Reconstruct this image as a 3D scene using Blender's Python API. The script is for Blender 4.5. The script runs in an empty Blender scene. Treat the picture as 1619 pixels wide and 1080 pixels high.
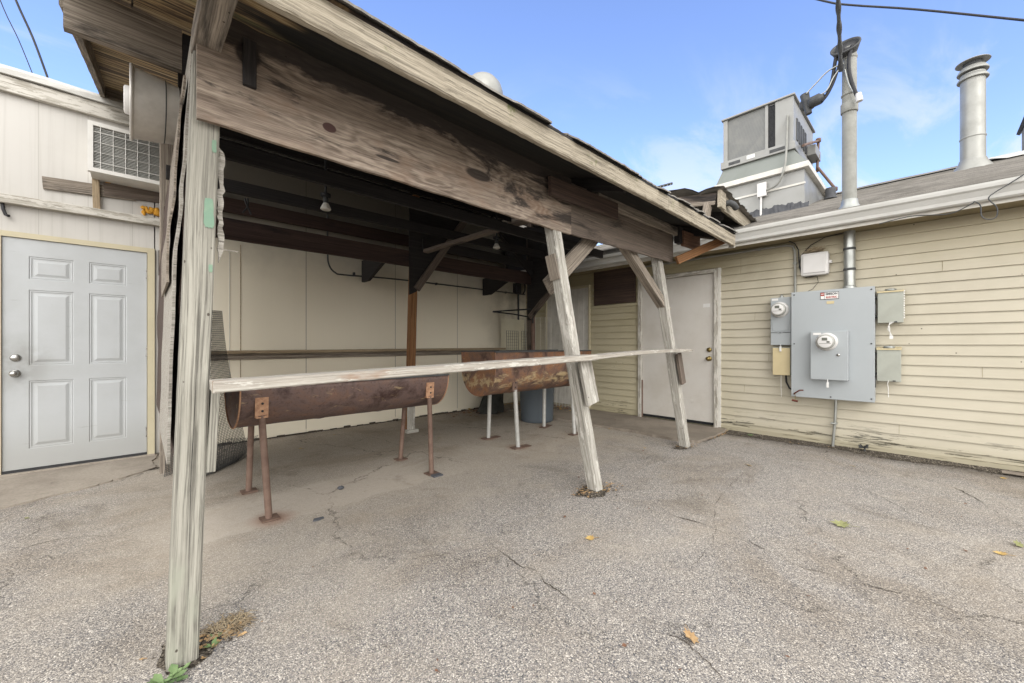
import bpy, bmesh, math, random
from mathutils import Vector, Matrix, noise as mnoise
random.seed(11)
R = math.radians
scene = bpy.context.scene
COL = scene.collection

# ------------------------------------------------------------------ camera
CAM_H = 1.14
ANG = R(46.3)                       # angle between the view axis and the long white wall (+X)
cs, sn = math.cos(ANG), math.sin(ANG)
cam_d = bpy.data.cameras.new('camera')
cam_d.sensor_width = 36
cam_d.lens = 628.0 / 1619 * 36
cam_d.shift_y = 5.0 / 1619
cam_d.clip_start = 0.05
cam_d.clip_end = 2000
cam = bpy.data.objects.new('camera', cam_d)
COL.objects.link(cam)
cam.location = (0, 0, CAM_H)
cam.rotation_euler = (R(90), 0, math.atan2(sn, cs) - R(90))
scene.camera = cam

def P(px, py, x=None, y=None, z=None):
    """point of the yard seen at photo pixel (px,py) on a known wall / floor plane"""
    X = (px - 809.5) / 628.0
    r = (sn * X + cs, -cs * X + sn, (545 - py) / 628.0)
    t = x / r[0] if x is not None else (y / r[1] if y is not None else (z - CAM_H) / r[2])
    return Vector((r[0] * t, r[1] * t, r[2] * t + CAM_H))

# ------------------------------------------------------------------ light
SUN_DIR = Vector((-0.50, -0.86, 0.66)).normalized()      # towards the sun
SUN_EL = math.asin(SUN_DIR.z)
sl = bpy.data.lights.new('sun', 'SUN')
sl.energy = 1.0
sl.angle = R(35)
sl.color = (1.0, 0.97, 0.93)
so = bpy.data.objects.new('sun', sl)
COL.objects.link(so)
so.rotation_euler = SUN_DIR.to_track_quat('Z', 'Y').to_euler()

scene.view_settings.view_transform = 'Standard'
scene.view_settings.look = 'None'
scene.view_settings.exposure = 0.47
scene.view_settings.gamma = 1.0

def lin(h):
    h = h.lstrip('#')
    o = []
    for i in (0, 2, 4):
        c = int(h[i:i + 2], 16) / 255
        o.append(c / 12.92 if c <= 0.04045 else ((c + 0.055) / 1.055) ** 2.4)
    return (o[0], o[1], o[2], 1)

class NT:
    """tiny helper round a node tree"""
    def __init__(s, tree):
        s.t = tree; s.t.nodes.clear()
    def n(s, kind, **kw):
        nd = s.t.nodes.new(kind)
        for k, v in kw.items(): setattr(nd, k, v)
        return nd
    def put(s, sock, v):
        if hasattr(v, 'is_output') or isinstance(v, bpy.types.NodeSocket): s.t.links.new(v, sock)
        elif isinstance(v, str): sock.default_value = lin(v)
        elif v is not None:
            if sock.type == 'RGBA' and len(v) == 3: v = (*v, 1)
            sock.default_value = v
    def coord(s, kind='Object'):
        return s.n('ShaderNodeTexCoord').outputs[kind]
    def mapping(s, vec, scale=(1, 1, 1), loc=(0, 0, 0), rot=(0, 0, 0)):
        m = s.n('ShaderNodeMapping')
        s.put(m.inputs['Vector'], vec)
        m.inputs['Scale'].default_value = scale
        m.inputs['Location'].default_value = loc
        m.inputs['Rotation'].default_value = rot
        return m.outputs[0]
    def noise(s, vec, scale=5, detail=4, rough=.55, dist=0, out='Fac'):
        m = s.n('ShaderNodeTexNoise')
        s.put(m.inputs['Vector'], vec)
        m.inputs['Scale'].default_value = scale
        m.inputs['Detail'].default_value = detail
        m.inputs['Roughness'].default_value = rough
        m.inputs['Distortion'].default_value = dist
        return m.outputs[out]
    def vor(s, vec, scale=5, feature='F1', out='Distance', rand=1.0):
        m = s.n('ShaderNodeTexVoronoi', feature=feature)
        s.put(m.inputs['Vector'], vec)
        m.inputs['Scale'].default_value = scale
        m.inputs['Randomness'].default_value = rand
        return m.outputs[out]
    def math(s, op, a, b=None, c=None, clamp=False):
        m = s.n('ShaderNodeMath', operation=op, use_clamp=clamp)
        s.put(m.inputs[0], a)
        if b is not None: s.put(m.inputs[1], b)
        if c is not None: s.put(m.inputs[2], c)
        return m.outputs[0]
    def vmath(s, op, a, b=None, out=0):
        m = s.n('ShaderNodeVectorMath', operation=op)
        s.put(m.inputs[0], a)
        if b is not None: s.put(m.inputs[1], b)
        return m.outputs[out]
    def mix(s, f, a, b, mode='MIX'):
        m = s.n('ShaderNodeMix', data_type='RGBA', blend_type=mode)
        s.put(m.inputs[0], f); s.put(m.inputs[6], a); s.put(m.inputs[7], b)
        return m.outputs[2]
    def ramp(s, f, stops, interp='LINEAR'):
        m = s.n('ShaderNodeValToRGB')
        m.color_ramp.interpolation = interp
        e = m.color_ramp.elements
        while len(e) < len(stops): e.new(.5)
        for i, (p, c) in enumerate(stops):
            e[i].position = p
            e[i].color = lin(c) if isinstance(c, str) else ((c, c, c, 1) if not isinstance(c, tuple) else c)
        s.put(m.inputs[0], f)
        return m.outputs[0]
    def sep(s, v):
        m = s.n('ShaderNodeSeparateXYZ'); s.put(m.inputs[0], v); return m.outputs
    def comb(s, x, y, z):
        m = s.n('ShaderNodeCombineXYZ')
        for i, v in enumerate((x, y, z)): s.put(m.inputs[i], v)
        return m.outputs[0]
    def mr(s, v, a, b, c=0, d=1, smooth=True):
        m = s.n('ShaderNodeMapRange', interpolation_type='SMOOTHSTEP' if smooth else 'LINEAR')
        for i, q in enumerate((v, a, b, c, d)): s.put(m.inputs[i], q)
        return m.outputs[0]

# world: Nishita sky with thin clouds, plus unseen white fill added overhead and behind the camera
W = bpy.data.worlds.new('World'); scene.world = W; W.use_nodes = True
w = NT(W.node_tree)
sky = w.n('ShaderNodeTexSky', sky_type='NISHITA')
sky.sun_disc = False
sky.sun_elevation = SUN_EL
sky.sun_rotation = math.atan2(SUN_DIR.x, SUN_DIR.y)
sky.air_density = 1.0; sky.dust_density = 0.6; sky.ozone_density = 2.5
dirv = w.coord('Generated')
dx, dy, dz = w.sep(dirv)
zz = w.math('MAXIMUM', dz, 0.03)
flat = w.comb(w.math('DIVIDE', dx, w.math('ADD', zz, .25)), w.math('DIVIDE', dy, w.math('ADD', zz, .25)), 0.0)
cl1 = w.noise(w.mapping(flat, (0.9, 1.7, 1), rot=(0, 0, .5)), 2.2, 7, .6, .6)
wisp = w.mr(cl1, .47, .64, 0, .85)
low = w.mr(dz, .15, .62, 1, 0.0)
wisp = w.math('MULTIPLY', wisp, low)
hz = w.mr(dz, -.02, .42, .38, 0)
fwd = w.math('ADD', w.math('MULTIPLY', dx, .70), w.math('MULTIPLY', dy, .715))
behind = w.mr(fwd, .0, .45, 1, 0)
over = w.mr(dz, .66, .84)
thick = w.math('MAXIMUM', behind, over)
thick = w.math('MULTIPLY', thick, w.mr(w.noise(flat, 1.3, 5, .6), .2, .5, .75, 1))
tint = w.mix(1.0, sky.outputs[0], (2.45, 2.35, 2.75, 1), 'MULTIPLY')
skyc = w.mix(hz, w.vmath('SCALE', tint), (5.2, 6.6, 10.2, 1))
sc_node = skyc
skyc = w.mix(wisp, skyc, (7.0, 7.3, 8.0, 1))
fill_sky = w.mix(behind, (4.8, 4.85, 4.95, 1), w.mix(w.mr(dz, .1, .5), (31, 30.4, 29.5, 1), (17.5, 17.3, 17.1, 1)))  # added brightness, strongest low behind the camera, to light the shed interior
skyc = w.mix(thick, skyc, fill_sky)
bg = w.n('ShaderNodeBackground')
w.put(bg.inputs[0], skyc); bg.inputs[1].default_value = 0.1
for nd in w.t.nodes:
    if nd.type == 'VECT_MATH' and nd.operation == 'SCALE': nd.inputs['Scale'].default_value = 1.0
wo = w.n('ShaderNodeOutputWorld'); w.t.links.new(bg.outputs[0], wo.inputs[0])

# ------------------------------------------------------------------ materials
def new_mat(name):
    m = bpy.data.materials.new(name); m.use_nodes = True
    return m, NT(m.node_tree)
def finish(n, color, rough=.7, bump=None, bstr=.3, bdist=.005, metal=0, spec=.4, alpha=None, trans=None):
    b = n.n('ShaderNodeBsdfPrincipled')
    n.put(b.inputs['Base Color'], color)
    n.put(b.inputs['Roughness'], rough)
    n.put(b.inputs['Metallic'], metal)
    n.put(b.inputs['Specular IOR Level'], spec)
    if alpha is not None: n.put(b.inputs['Alpha'], alpha)
    if trans is not None: b.inputs['Transmission Weight'].default_value = trans
    if bump is not None:
        bp = n.n('ShaderNodeBump'); bp.inputs['Strength'].default_value = bstr
        bp.inputs['Distance'].default_value = bdist
        n.put(bp.inputs['Height'], bump); n.t.links.new(bp.outputs[0], b.inputs['Normal'])
    o = n.n('ShaderNodeOutputMaterial'); n.t.links.new(b.outputs[0], o.inputs[0])
    return b
def rnd_vec(n, vec):
    oi = n.n('ShaderNodeObjectInfo')
    r = n.math('MULTIPLY', oi.outputs['Random'], 37.0)
    return n.vmath('ADD', vec, n.comb(r, n.math('MULTIPLY', r, .37), n.math('MULTIPLY', r, .71)))

def wood(name, light, mid, dark, grain=1.0, contrast=.5, char=0.0, charcol='#1c1a1a', holes=.35, cracks=.5,
         rough=.85, moss=0.0, paint=None, paint_cov=.5, brown=None, brown_cov=0, bstr=.5, green=None):
    m, n = new_mat(name)
    co = n.coord(); v = rnd_vec(n, co)
    warp = n.noise(n.mapping(v, (1.6, 9, 9)), 1, 3, .5, 0, 'Color')
    vv = n.vmath('ADD', n.mapping(v, (1, 1, 1)), n.vmath('MULTIPLY', n.vmath('SUBTRACT', warp, (.5, .5, .5)), (0, .022, .022)))
    fine = n.noise(n.mapping(vv, (2.6 * grain, 190 * grain, 190 * grain)), 1, 6, .75)
    med = n.noise(n.mapping(vv, (.7 * grain, 64 * grain, 64 * grain)), 1, 4, .6)
    big = n.noise(n.mapping(v, (2.2, 7, 7)), 1, 5, .6)
    g = n.math('ADD', n.math('MULTIPLY', fine, .65), n.math('MULTIPLY', med, .35))
    c = n.ramp(n.mr(g, .5 - .22 / contrast * .5, .5 + .22 / contrast * .5), [(0, dark), (.5, mid), (1, light)])
    c = n.mix(n.mr(big, .35, .7, 0, .45), c, mid)
    if brown:
        bm = n.noise(n.mapping(v, (1.6, 5, 5), (3, 1, 2)), 1, 5, .62)
        c = n.mix(n.mr(bm, .62 - brown_cov * .35, .74 - brown_cov * .25, 0, .85), c, brown)
    if paint:
        pm = n.noise(n.mapping(vv, (6, 34, 34), (1, 7, 3)), 1, 6, .7)
        c = n.mix(n.mr(pm, .62 - paint_cov * .3, .68 - paint_cov * .3), c, paint)
    cr = n.noise(n.mapping(vv, (1.2, 90, 90), (5, 5, 5)), 1, 3, .6)
    crm = n.mr(cr, .74 - cracks * .12, .79 - cracks * .1)
    c = n.mix(n.math('MULTIPLY', crm, .75), c, '#2a2622')
    hv = n.mapping(v, (16, 22, 22))
    hd = n.vor(hv, 1.0); hc = n.sep(n.vor(hv, 1.0, out='Color'))
    hm = n.math('MULTIPLY', n.mr(hd, .07, .12, 1, 0), n.math('LESS_THAN', hc[0], holes * .3))
    c = n.mix(n.math('MULTIPLY', hm, .8), c, '#2c1d14')
    if char > 0:
        cm = n.noise(n.mapping(v, (1.1, 6, 6), (9, 2, 4)), 1, 6, .65, .4)
        c = n.mix(n.mr(cm, .72 - char * .5, .86 - char * .45, 0, .94), c, charcol)
    if moss > 0:
        mm = n.noise(v, 7, 6, .7)
        c = n.mix(n.mr(mm, .68 - moss * .2, .80 - moss * .2, 0, .8), c, '#5d6238')
    h = n.math('SUBTRACT', n.math('MULTIPLY', fine, .6), n.math('MULTIPLY', n.math('ADD', crm, hm), .9))
    finish(n, c, rough, h, bstr, .004)
    return m

def header_mat():
    """big weathered plywood gusset: swirling cathedral grain, knots, charred streaks"""
    m, n = new_mat('weathered_plywood')
    co = n.coord(); x, y, z = n.sep(co)
    def bell(cx, cz, rx, rz):
        a = n.math('DIVIDE', n.math('SUBTRACT', x, cx), rx)
        b = n.math('DIVIDE', n.math('SUBTRACT', z, cz), rz)
        return n.math('EXPONENT', n.math('MULTIPLY', n.math('ADD', n.math('MULTIPLY', a, a), n.math('MULTIPLY', b, b)), -1.0))
    wl = n.noise(n.mapping(co, (1.6, 1, 5.5)), 1, 4, .55)
    w2 = n.noise(n.mapping(co, (6, 1, 22)), 1, 3, .5)
    f = n.math('ADD', n.math('MULTIPLY', z, 10.0), n.math('MULTIPLY', wl, 7.0))
    f = n.math('ADD', f, n.math('MULTIPLY', w2, .55))
    for (cx, cz, rx, rz, a) in ((.47, .14, .12, .06, 2.2), (.12, .22, .12, .06, -1.8), (.75, .10, .14, .04, 1.2), (1.35, .22, .22, .08, 1.6), (1.75, .12, .2, .08, -2.4), (1.02, .28, .14, .07, 1.8)):
        f = n.math('ADD', f, n.math('MULTIPLY', bell(cx, cz, rx, rz), a))
    ring = n.math('SINE', n.math('MULTIPLY', f, 8.0))
    fine = n.noise(n.mapping(co, (7, 1, 240)), 1, 5, .75)
    fib = n.noise(n.vmath('ADD', n.mapping(co, (1.4, 1, 58)), n.vmath('MULTIPLY', n.noise(n.mapping(co, (2, 1, 7)), 1, 4, .6, 0, 'Color'), (.5, 0, 4.0))), 1, 6, .7)
    g = n.math('ADD', n.math('MULTIPLY', ring, n.mr(n.noise(n.mapping(co, (2, 1, 6), (1, 1, 8)), 1, 3), .42, .62, .01, .06)), n.math('ADD', n.math('MULTIPLY', fine, .45), n.math('MULTIPLY', fib, .55)))
    c = n.ramp(n.mr(g, .30, .72), [(0, '#5a4d43'), (.35, '#7f7266'), (.65, '#97897b'), (1, '#b3a697')])
    tan = n.noise(n.mapping(co, (2.0, 1, 5), (2, 0, 3)), 1, 4, .6)
    c = n.mix(n.mr(tan, .5, .68, 0, .5), c, '#8a705c')
    # charred streaks
    cn = n.noise(n.mapping(co, (1.7, 1, 6.5), (4.3, 0, 1.2)), 1, 7, .68, .5)
    bias = n.math('ADD', n.math('MULTIPLY', n.mr(x, 0.9, 1.9), .10), n.math('MULTIPLY', n.mr(z, .25, .43), .20))
    bias = n.math('SUBTRACT', bias, n.math('MULTIPLY', n.mr(z, .0, .13, 1, 0), .10))
    cm = n.mr(n.math('ADD', cn, bias), .55, .66, 0, .9)
    c = n.mix(cm, c, '#2e2927')
    for (cx, cz, rx, rz) in ((.16, .31, .05, .05), (.75, .09, .075, .010), (1.33, .18, .11, .035)):
        c = n.mix(n.math('MULTIPLY', n.mr(bell(cx, cz, rx, rz), .35, .6), .85), c, '#241f1e')
    c = n.mix(n.mr(bell(.47, .14, .032, .022), .35, .5), c, '#493430')
    hv = n.mapping(co, (14, 1, 15)); hd = n.vor(hv, 1.0); hc = n.sep(n.vor(hv, 1.0, out='Color'))
    hm = n.math('MULTIPLY', n.mr(hd, .06, .1, 1, 0), n.math('LESS_THAN', hc[0], .16))
    c = n.mix(n.math('MULTIPLY', hm, .85), c, '#231b17')
    finish(n, c, .85, n.math('ADD', g, n.math('MULTIPLY', hm, -1.0)), .5, .004)
    return m

def deck_mat(name='charred_deck', dark=.55):
    """plywood roof deck from below: dark streaks along X"""
    m, n = new_mat(name)
    co = n.coord()
    a = n.noise(n.mapping(co, (1.6, 26, 2)), 1, 6, .68, .3)
    b = n.noise(n.mapping(co, (.9, 4, 1), (3, 2, 1)), 1, 5, .6)
    f = n.noise(n.mapping(co, (6, 150, 1)), 1, 4, .7)
    c = n.ramp(n.mr(n.math('ADD', n.math('MULTIPLY', a, .7), n.math('MULTIPLY', f, .3)), .3, .7), [(0, '#1f1c1b'), (.4, '#5a4a3d'), (.62, '#ab9168'), (1, '#cdbf9f')])
    gr = n.noise(n.mapping(co, (1.2, 9, 1), (7, 7, 7)), 1, 4, .6)
    c = n.mix(n.mr(gr, .56, .7, 0, .5), c, '#6c7350')
    x, y, z = n.sep(co)
    # soot from the grills: heavy over the middle of the shed, light at its left end
    soot = n.math('ADD', n.mr(x, .1, .9, -.14, .30), n.math('MULTIPLY', b, 1.0))
    c = n.mix(n.mr(soot, .48, .66, 0, .97), c, '#16171a')
    finish(n, c, .8, a, .3, .004)
    return m

def paint_wall(name, col, streak='#8d8878', dirt=.3, line=0.0, axis=0, wood_groove=True, low=None):
    m, n = new_mat(name)
    co = n.coord()
    sc = [1, 1, 1]; sc[axis] = 1
    st = n.noise(n.mapping(co, tuple(26 if i == axis else (26 if i < 2 else .5) for i in range(3))), 1, 4, .6)
    big = n.noise(co, 1.1, 5, .6)
    c = n.mix(n.mr(st, .48, .74, 0, dirt * .8), col, streak)
    c = n.mix(n.mr(big, .45, .72, 0, dirt * .8), c, streak)
    comp = n.sep(co)
    if line:
        fr = n.math('FRACT', n.math('DIVIDE', comp[axis], line))
        edge = n.mr(n.math('ABSOLUTE', n.math('SUBTRACT', fr, .5)), .485, .5)
        c = n.mix(n.math('MULTIPLY', edge, .35), c, '#6f6a5c')
    sp = n.noise(co, 38, 3, .7)
    c = n.mix(n.mr(sp, .70, .76, 0, .5 * dirt), c, '#5a5346')
    # splash-back dirt low on the wall
    c = n.mix(n.math('MULTIPLY', n.mr(n.math('ADD', comp[2], n.math('MULTIPLY', big, .3)), .16, .42, 1, 0), .45), c, '#7e786c')
    if low: c = low(n, co, c)
    finish(n, c, .6, n.math('ADD', st, sp), .12, .002)
    return m

def simple(name, col, rough=.5, metal=0, var=.15, scale=6, dark=None, bstr=.1, spec=.4):
    m, n = new_mat(name)
    co = n.coord()
    a = n.noise(co, scale, 6, .65)
    c = n.mix(n.mr(a, .35, .75, 0, var), col, dark or '#4c4a45')
    sp = n.noise(co, scale * 9, 3, .7)
    c = n.mix(n.mr(sp, .68, .78, 0, var), c, dark or '#4c4a45')
    finish(n, c, n.mr(a, .2, .8, max(0, rough - .1), min(1, rough + .12)), sp, bstr, .002, metal, spec)
    return m

def rust(name, base='#6a4038', flake='#cdb88a', cov=.3, orange='#8a4a22'):
    m, n = new_mat(name)
    co = n.coord()
    a = n.noise(co, 3.2, 8, .68, .4)
    b = n.noise(n.mapping(co, (2.2, 6, 6)), 2.2, 9, .74, .4)
    c = n.ramp(n.mr(a, .3, .7), [(0, '#33201c'), (.4, base), (.75, orange), (1, '#806053')])
    c = n.mix(n.mr(n.noise(co, 60, 4, .7), .5, .75, 0, .6), c, '#38221c')
    x, y, z = n.sep(co)
    band = n.mr(n.math('ABSOLUTE', n.math('SUBTRACT', z, -.13)), .02, .15, 1, 0)
    pm = n.math('ADD', b, n.math('MULTIPLY', band, cov * .28))
    c = n.mix(n.mr(pm, .60, .74, 0, .9), c, n.mix(n.noise(co, 22, 4), flake, '#a88a58'))
    finish(n, c, n.mr(a, .3, .7, .5, .8), n.math('ADD', n.noise(co, 70, 5, .7), n.mr(pm, .66, .69)), .35, .003, .15, .4)
    return m

def ground_mat():
    m, n = new_mat('worn_asphalt')
    co = n.coord(); x, y, z = n.sep(co)
    co2 = n.vmath('ADD', co, n.vmath('MULTIPLY', n.noise(co, 6, 2, .5, 0, 'Color'), (.03, .03, 0)))
    d1 = n.vor(co2, 225); c1 = n.sep(n.vor(co2, 225, out='Color'))
    d2 = n.vor(co2, 380); c2 = n.sep(n.vor(co2, 380, out='Color'))
    s1 = n.ramp(c1[0], [(0, '#47484d'), (.18, '#6f6f72'), (.42, '#8f8b87'), (.68, '#a8a29b'), (.86, '#c0bab1'), (1, '#dcd7cf')])
    s1 = n.mix(n.math('LESS_THAN', c1[1], .22), s1, n.ramp(c1[2], [(0, '#8a6f52'), (.5, '#757b84'), (1, '#b99f83')]))
    s2 = n.ramp(c2[0], [(0, '#55555a'), (.4, '#86827e'), (.8, '#aaa49c'), (1, '#ccc6bd')])
    c = n.mix(n.math('LESS_THAN', c1[1], .45), s1, s2)
    gap = n.mr(d1, .5, .9)
    c = n.mix(n.math('MULTIPLY', gap, .55), c, '#4c4945')
    big = n.noise(co, .55, 6, .62, .3)
    mid = n.noise(co, 2.4, 6, .66, .4)
    fin = n.noise(co, 26, 5, .7)
    # dusty, filled-in areas where the stones hardly show
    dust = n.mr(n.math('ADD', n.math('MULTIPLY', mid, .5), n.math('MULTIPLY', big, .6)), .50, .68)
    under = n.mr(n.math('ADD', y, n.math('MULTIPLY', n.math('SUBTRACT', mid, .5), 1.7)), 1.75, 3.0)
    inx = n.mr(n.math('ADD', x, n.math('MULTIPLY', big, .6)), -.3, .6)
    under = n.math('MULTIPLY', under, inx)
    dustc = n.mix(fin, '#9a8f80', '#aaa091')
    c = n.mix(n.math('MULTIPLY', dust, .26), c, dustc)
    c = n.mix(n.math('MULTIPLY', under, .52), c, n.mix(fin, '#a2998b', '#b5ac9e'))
    # darker grey ground right under the roof, towards the wall
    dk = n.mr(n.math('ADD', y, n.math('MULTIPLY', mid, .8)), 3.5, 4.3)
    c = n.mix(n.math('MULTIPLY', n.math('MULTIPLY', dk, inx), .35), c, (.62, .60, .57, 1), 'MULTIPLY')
    # pale concrete ribbon the grill legs stand on
    wob = n.math('MULTIPLY', n.math('SUBTRACT', mid, .5), .35)
    rb = n.math('MULTIPLY', n.mr(n.math('ADD', y, wob), 2.86, 2.90), n.mr(n.math('ADD', y, wob), 3.4, 3.55, 1, 0))
    rb = n.math('MULTIPLY', rb, n.mr(x, 0.1, .3))
    rb = n.math('MULTIPLY', rb, n.mr(n.math('ADD', x, wob), 1.5, 2.6, 1, 0))
    c = n.mix(n.math('MULTIPLY', rb, .6), c, n.mix(fin, '#aaa298', '#beb6ab'))
    # the courtyard's own grime: big soft brown and dark blotches
    bl = n.noise(n.mapping(co, (1, 1.3, 1), (4, 1, 0)), .9, 7, .66, .8)
    c = n.mix(n.mr(bl, .47, .68, 0, .7), c, (.78, .74, .69, 1), 'MULTIPLY')
    bl2 = n.noise(n.mapping(co, (1.2, 1, 1), (14, 6, 0)), .8, 6, .6, .5)
    c = n.mix(n.mr(bl2, .5, .68, 0, .22), c, '#b5ada1')
    c = n.mix(1.0, c, (1.07, 1.055, 1.035, 1), 'MULTIPLY')
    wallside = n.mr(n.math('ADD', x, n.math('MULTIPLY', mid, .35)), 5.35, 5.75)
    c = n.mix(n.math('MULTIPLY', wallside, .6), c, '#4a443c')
    # stains
    st = n.noise(n.mapping(co, (1, 1, 1), (8, 3, 0)), 1.5, 7, .7, .6)
    c = n.mix(n.mr(st, .54, .70, 0, .75), c, (.68, .66, .63, 1), 'MULTIPLY')
    fs_ = n.noise(n.mapping(co, (1, 1, 1), (21, 3, 0)), 11, 6, .75)
    c = n.mix(n.mr(fs_, .6, .72, 0, .6), c, (.6, .56, .5, 1), 'MULTIPLY')
    st2 = n.noise(n.mapping(co, (1, 1, 1), (2, 9, 0)), 2.1, 6, .7, .5)
    c = n.mix(n.mr(st2, .6, .74, 0, .35), c, '#c3b9ab')
    # rust blooms round the grill legs
    for (lx, ly, r) in ((.66, 2.96, .16), (.65, 3.63, .12), (1.9, 3.02, .07), (1.92, 3.6, .1), (3.1, 3.15, .16), (3.13, 3.7, .14), (4.12, 3.68, .12)):
        dd = n.vmath('DISTANCE', co, (lx, ly, 0), out='Value')
        c = n.mix(n.mr(n.math('ADD', dd, n.math('MULTIPLY', mid, .12)), r * .45, r * 1.5, .6, 0), c, '#8a6048')
    # cracks
    wco = n.vmath('ADD', co, n.vmath('MULTIPLY', n.vmath('SUBTRACT', n.noise(co, 2.2, 7, .7, 0, 'Color'), (.5, .5, .5)), (.55, .55, 0)))
    ce = n.vor(n.mapping(wco, (1, 1, 1), (.35, .6, 0)), .62, 'DISTANCE_TO_EDGE')
    ck = n.math('MULTIPLY', n.mr(ce, .0008, .0042, 1, 0), n.mr(n.noise(co, 1.3, 5, .7), .46, .56))
    c = n.mix(n.math('MULTIPLY', ck, .6), c, '#33302b')
    ce2 = n.vor(n.mapping(wco, (1, 1, 1), (3.35, 7.6, 0)), 1.7, 'DISTANCE_TO_EDGE')
    ck2 = n.math('MULTIPLY', n.mr(ce2, .0008, .005, 1, 0), n.mr(n.noise(n.mapping(co, (1, 1, 1), (5, 5, 5)), .8, 5, .7), .58, .64))
    c = n.mix(n.math('MULTIPLY', ck2, .55), c, '#3a362f')
    h = n.math('SUBTRACT', n.math('MULTIPLY', n.math('SUBTRACT', 1.0, d1), n.math('SUBTRACT', 1.0, n.math('MULTIPLY', under, .85))), n.math('MULTIPLY', n.math('ADD', ck, ck2), 2.0))
    h = n.math('ADD', h, n.math('MULTIPLY', mid, 1.5))
    finish(n, c, .93, h, .55, .004, 0, .25)
    return m

def concrete_mat(name, col, col2):
    m, n = new_mat(name)
    co = n.coord()
    a = n.noise(co, 1.7, 7, .65, .3); f = n.noise(co, 60, 5, .75); s = n.noise(co, 5, 7, .7)
    c = n.mix(n.mr(a, .35, .65), col, col2)
    c = n.mix(n.mr(f, .4, .75, 0, .5), c, '#6d665d')
    c = n.mix(n.mr(s, .6, .74, 0, .5), c, '#57514a')
    finish(n, c, .9, n.math('ADD', f, s), .3, .003, 0, .25)
    return m

def siding_mat():
    m, n = new_mat('yellow_siding')
    co = n.coord(); x, y, z = n.sep(co)
    st = n.noise(n.mapping(co, (3, 3, 60)), 1, 4, .6)
    big = n.noise(co, 1.3, 5, .65, .3)
    c = n.mix(n.mr(big, .35, .7), '#b6af9d', '#aca592')
    c = n.mix(n.mr(st, .5, .8, 0, .2), c, '#949080')
    # smoky grime under the eaves next to the shed, strong near the shed
    near = n.mr(n.math('ADD', y, n.math('MULTIPLY', big, .8)), .9, 2.6)
    hi = n.mr(n.math('ADD', z, n.math('MULTIPLY', big, .25)), 1.9, 2.4)
    streak = n.noise(n.mapping(co, (1, 1.2, 16), (3, 3, 3)), 1, 5, .6)
    gm = n.math('MULTIPLY', n.math('MULTIPLY', near, hi), n.mr(streak, .3, .6, .55, 1))
    c = n.mix(n.math('MULTIPLY', gm, .85), c, '#4c463a')
    nn = n.math('MULTIPLY', n.mr(y, 2.8, 3.2), n.mr(z, 1.1, 1.9))
    c = n.mix(n.math('MULTIPLY', nn, n.mr(streak, .4, .6, .2, .75)), c, '#7d7355')
    yel = n.mr(n.math('ADD', y, n.math('MULTIPLY', big, .6)), 1.7, 3.0, 0, .5)
    c = n.mix(yel, c, '#b7ad8b')
    hiy = n.mr(z, 1.7, 2.3, 0, .35)
    c = n.mix(hiy, c, '#b9ae8c')
    # peeling / black specks low down
    lo = n.mr(z, .10, .34, 1, 0)
    pk = n.noise(n.mapping(co, (1, 3, 34), (3, 1, 1)), 1, 5, .7)
    c = n.mix(n.math('MULTIPLY', lo, n.mr(pk, .565, .60)), c, '#3a3a34')
    dirt = n.mr(n.math('ADD', z, n.math('MULTIPLY', big, .3)), .16, .36, .5, 0)
    c = n.mix(dirt, c, '#8d8467')
    sp = n.vor(n.mapping(co, (1, 5, 5)), 1.0); c = n.mix(n.mr(sp, .02, .035, .9, 0), c, '#2b2a26')
    finish(n, c, .55, st, .08, .002)
    return m

def shingle_mat():
    m, n = new_mat('old_shingles')
    co = n.coord()
    g = n.noise(co, 150, 4, .75); b = n.noise(co, 1.6, 6, .65); t = n.noise(n.mapping(co, (7, 3, 7)), 1, 3, .6)
    c = n.mix(n.mr(t, .35, .65), '#8b8781', '#716e69')
    c = n.mix(n.mr(g, .4, .7, 0, .45), c, '#a39e96')
    c = n.mix(n.mr(b, .45, .7, 0, .4), c, '#5c5954')
    finish(n, c, .95, g, .4, .004, 0, .2)
    return m

def coil_mat():
    m, n = new_mat('coil_fins')
    co = n.coord(); x, y, z = n.sep(co)
    a = n.math('SINE', n.math('MULTIPLY', z, 330)); b = n.math('SINE', n.math('MULTIPLY', y, 460))
    f = n.noise(co, 6, 5, .7)
    c = n.mix(n.mr(a, -.6, .8), '#5c5d5c', '#8d8e8c')
    c = n.mix(n.mr(b, .2, 1, 0, .4), c, '#3d3c37')
    c = n.mix(n.mr(f, .4, .7, 0, .5), c, '#85857f')
    finish(n, c, .6, a, .2, .002, .3)
    return m

M = {}
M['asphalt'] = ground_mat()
M['concrete'] = concrete_mat('yard_concrete', '#a39a8e', '#8c8378')
M['slab'] = concrete_mat('slab_concrete', '#978d80', '#7f766b')
M['header'] = header_mat()
M['deck'] = deck_mat()
M['post'] = wood('treated_post', '#a5a297', '#87847a', '#524f48', .7, 1.0, holes=.8, cracks=.35, brown='#959688', brown_cov=.1, bstr=.4)
M['whitewood'] = wood('white_weathered', '#bdbab1', '#a19d94', '#66625b', 1, .8, holes=.5, cracks=.75, paint='#bfbcb4', paint_cov=.25, bstr=.6)
M['rail'] = wood('rail_wood', '#bab6ac', '#a29c92', '#7d766c', 1, .7, holes=.8, cracks=.5, paint='#bdbab1', paint_cov=.2, brown='#8a6f5a', brown_cov=.1, bstr=.5)
M['fascia'] = wood('fascia_wood', '#b5ac9b', '#968d7c', '#554e44', 1, .8, holes=.3, cracks=.8, moss=.42, bstr=.8)
M['greywood'] = wood('grey_wood', '#a99f92', '#82786c', '#463f38', 1, .75, holes=.3, cracks=.6, char=.38, bstr=.6)
M['smoked'] = wood('smoked_plywood', '#877a6e', '#665b52', '#3b3530', 1, .5, char=.35, holes=.2, cracks=.4)
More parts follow.
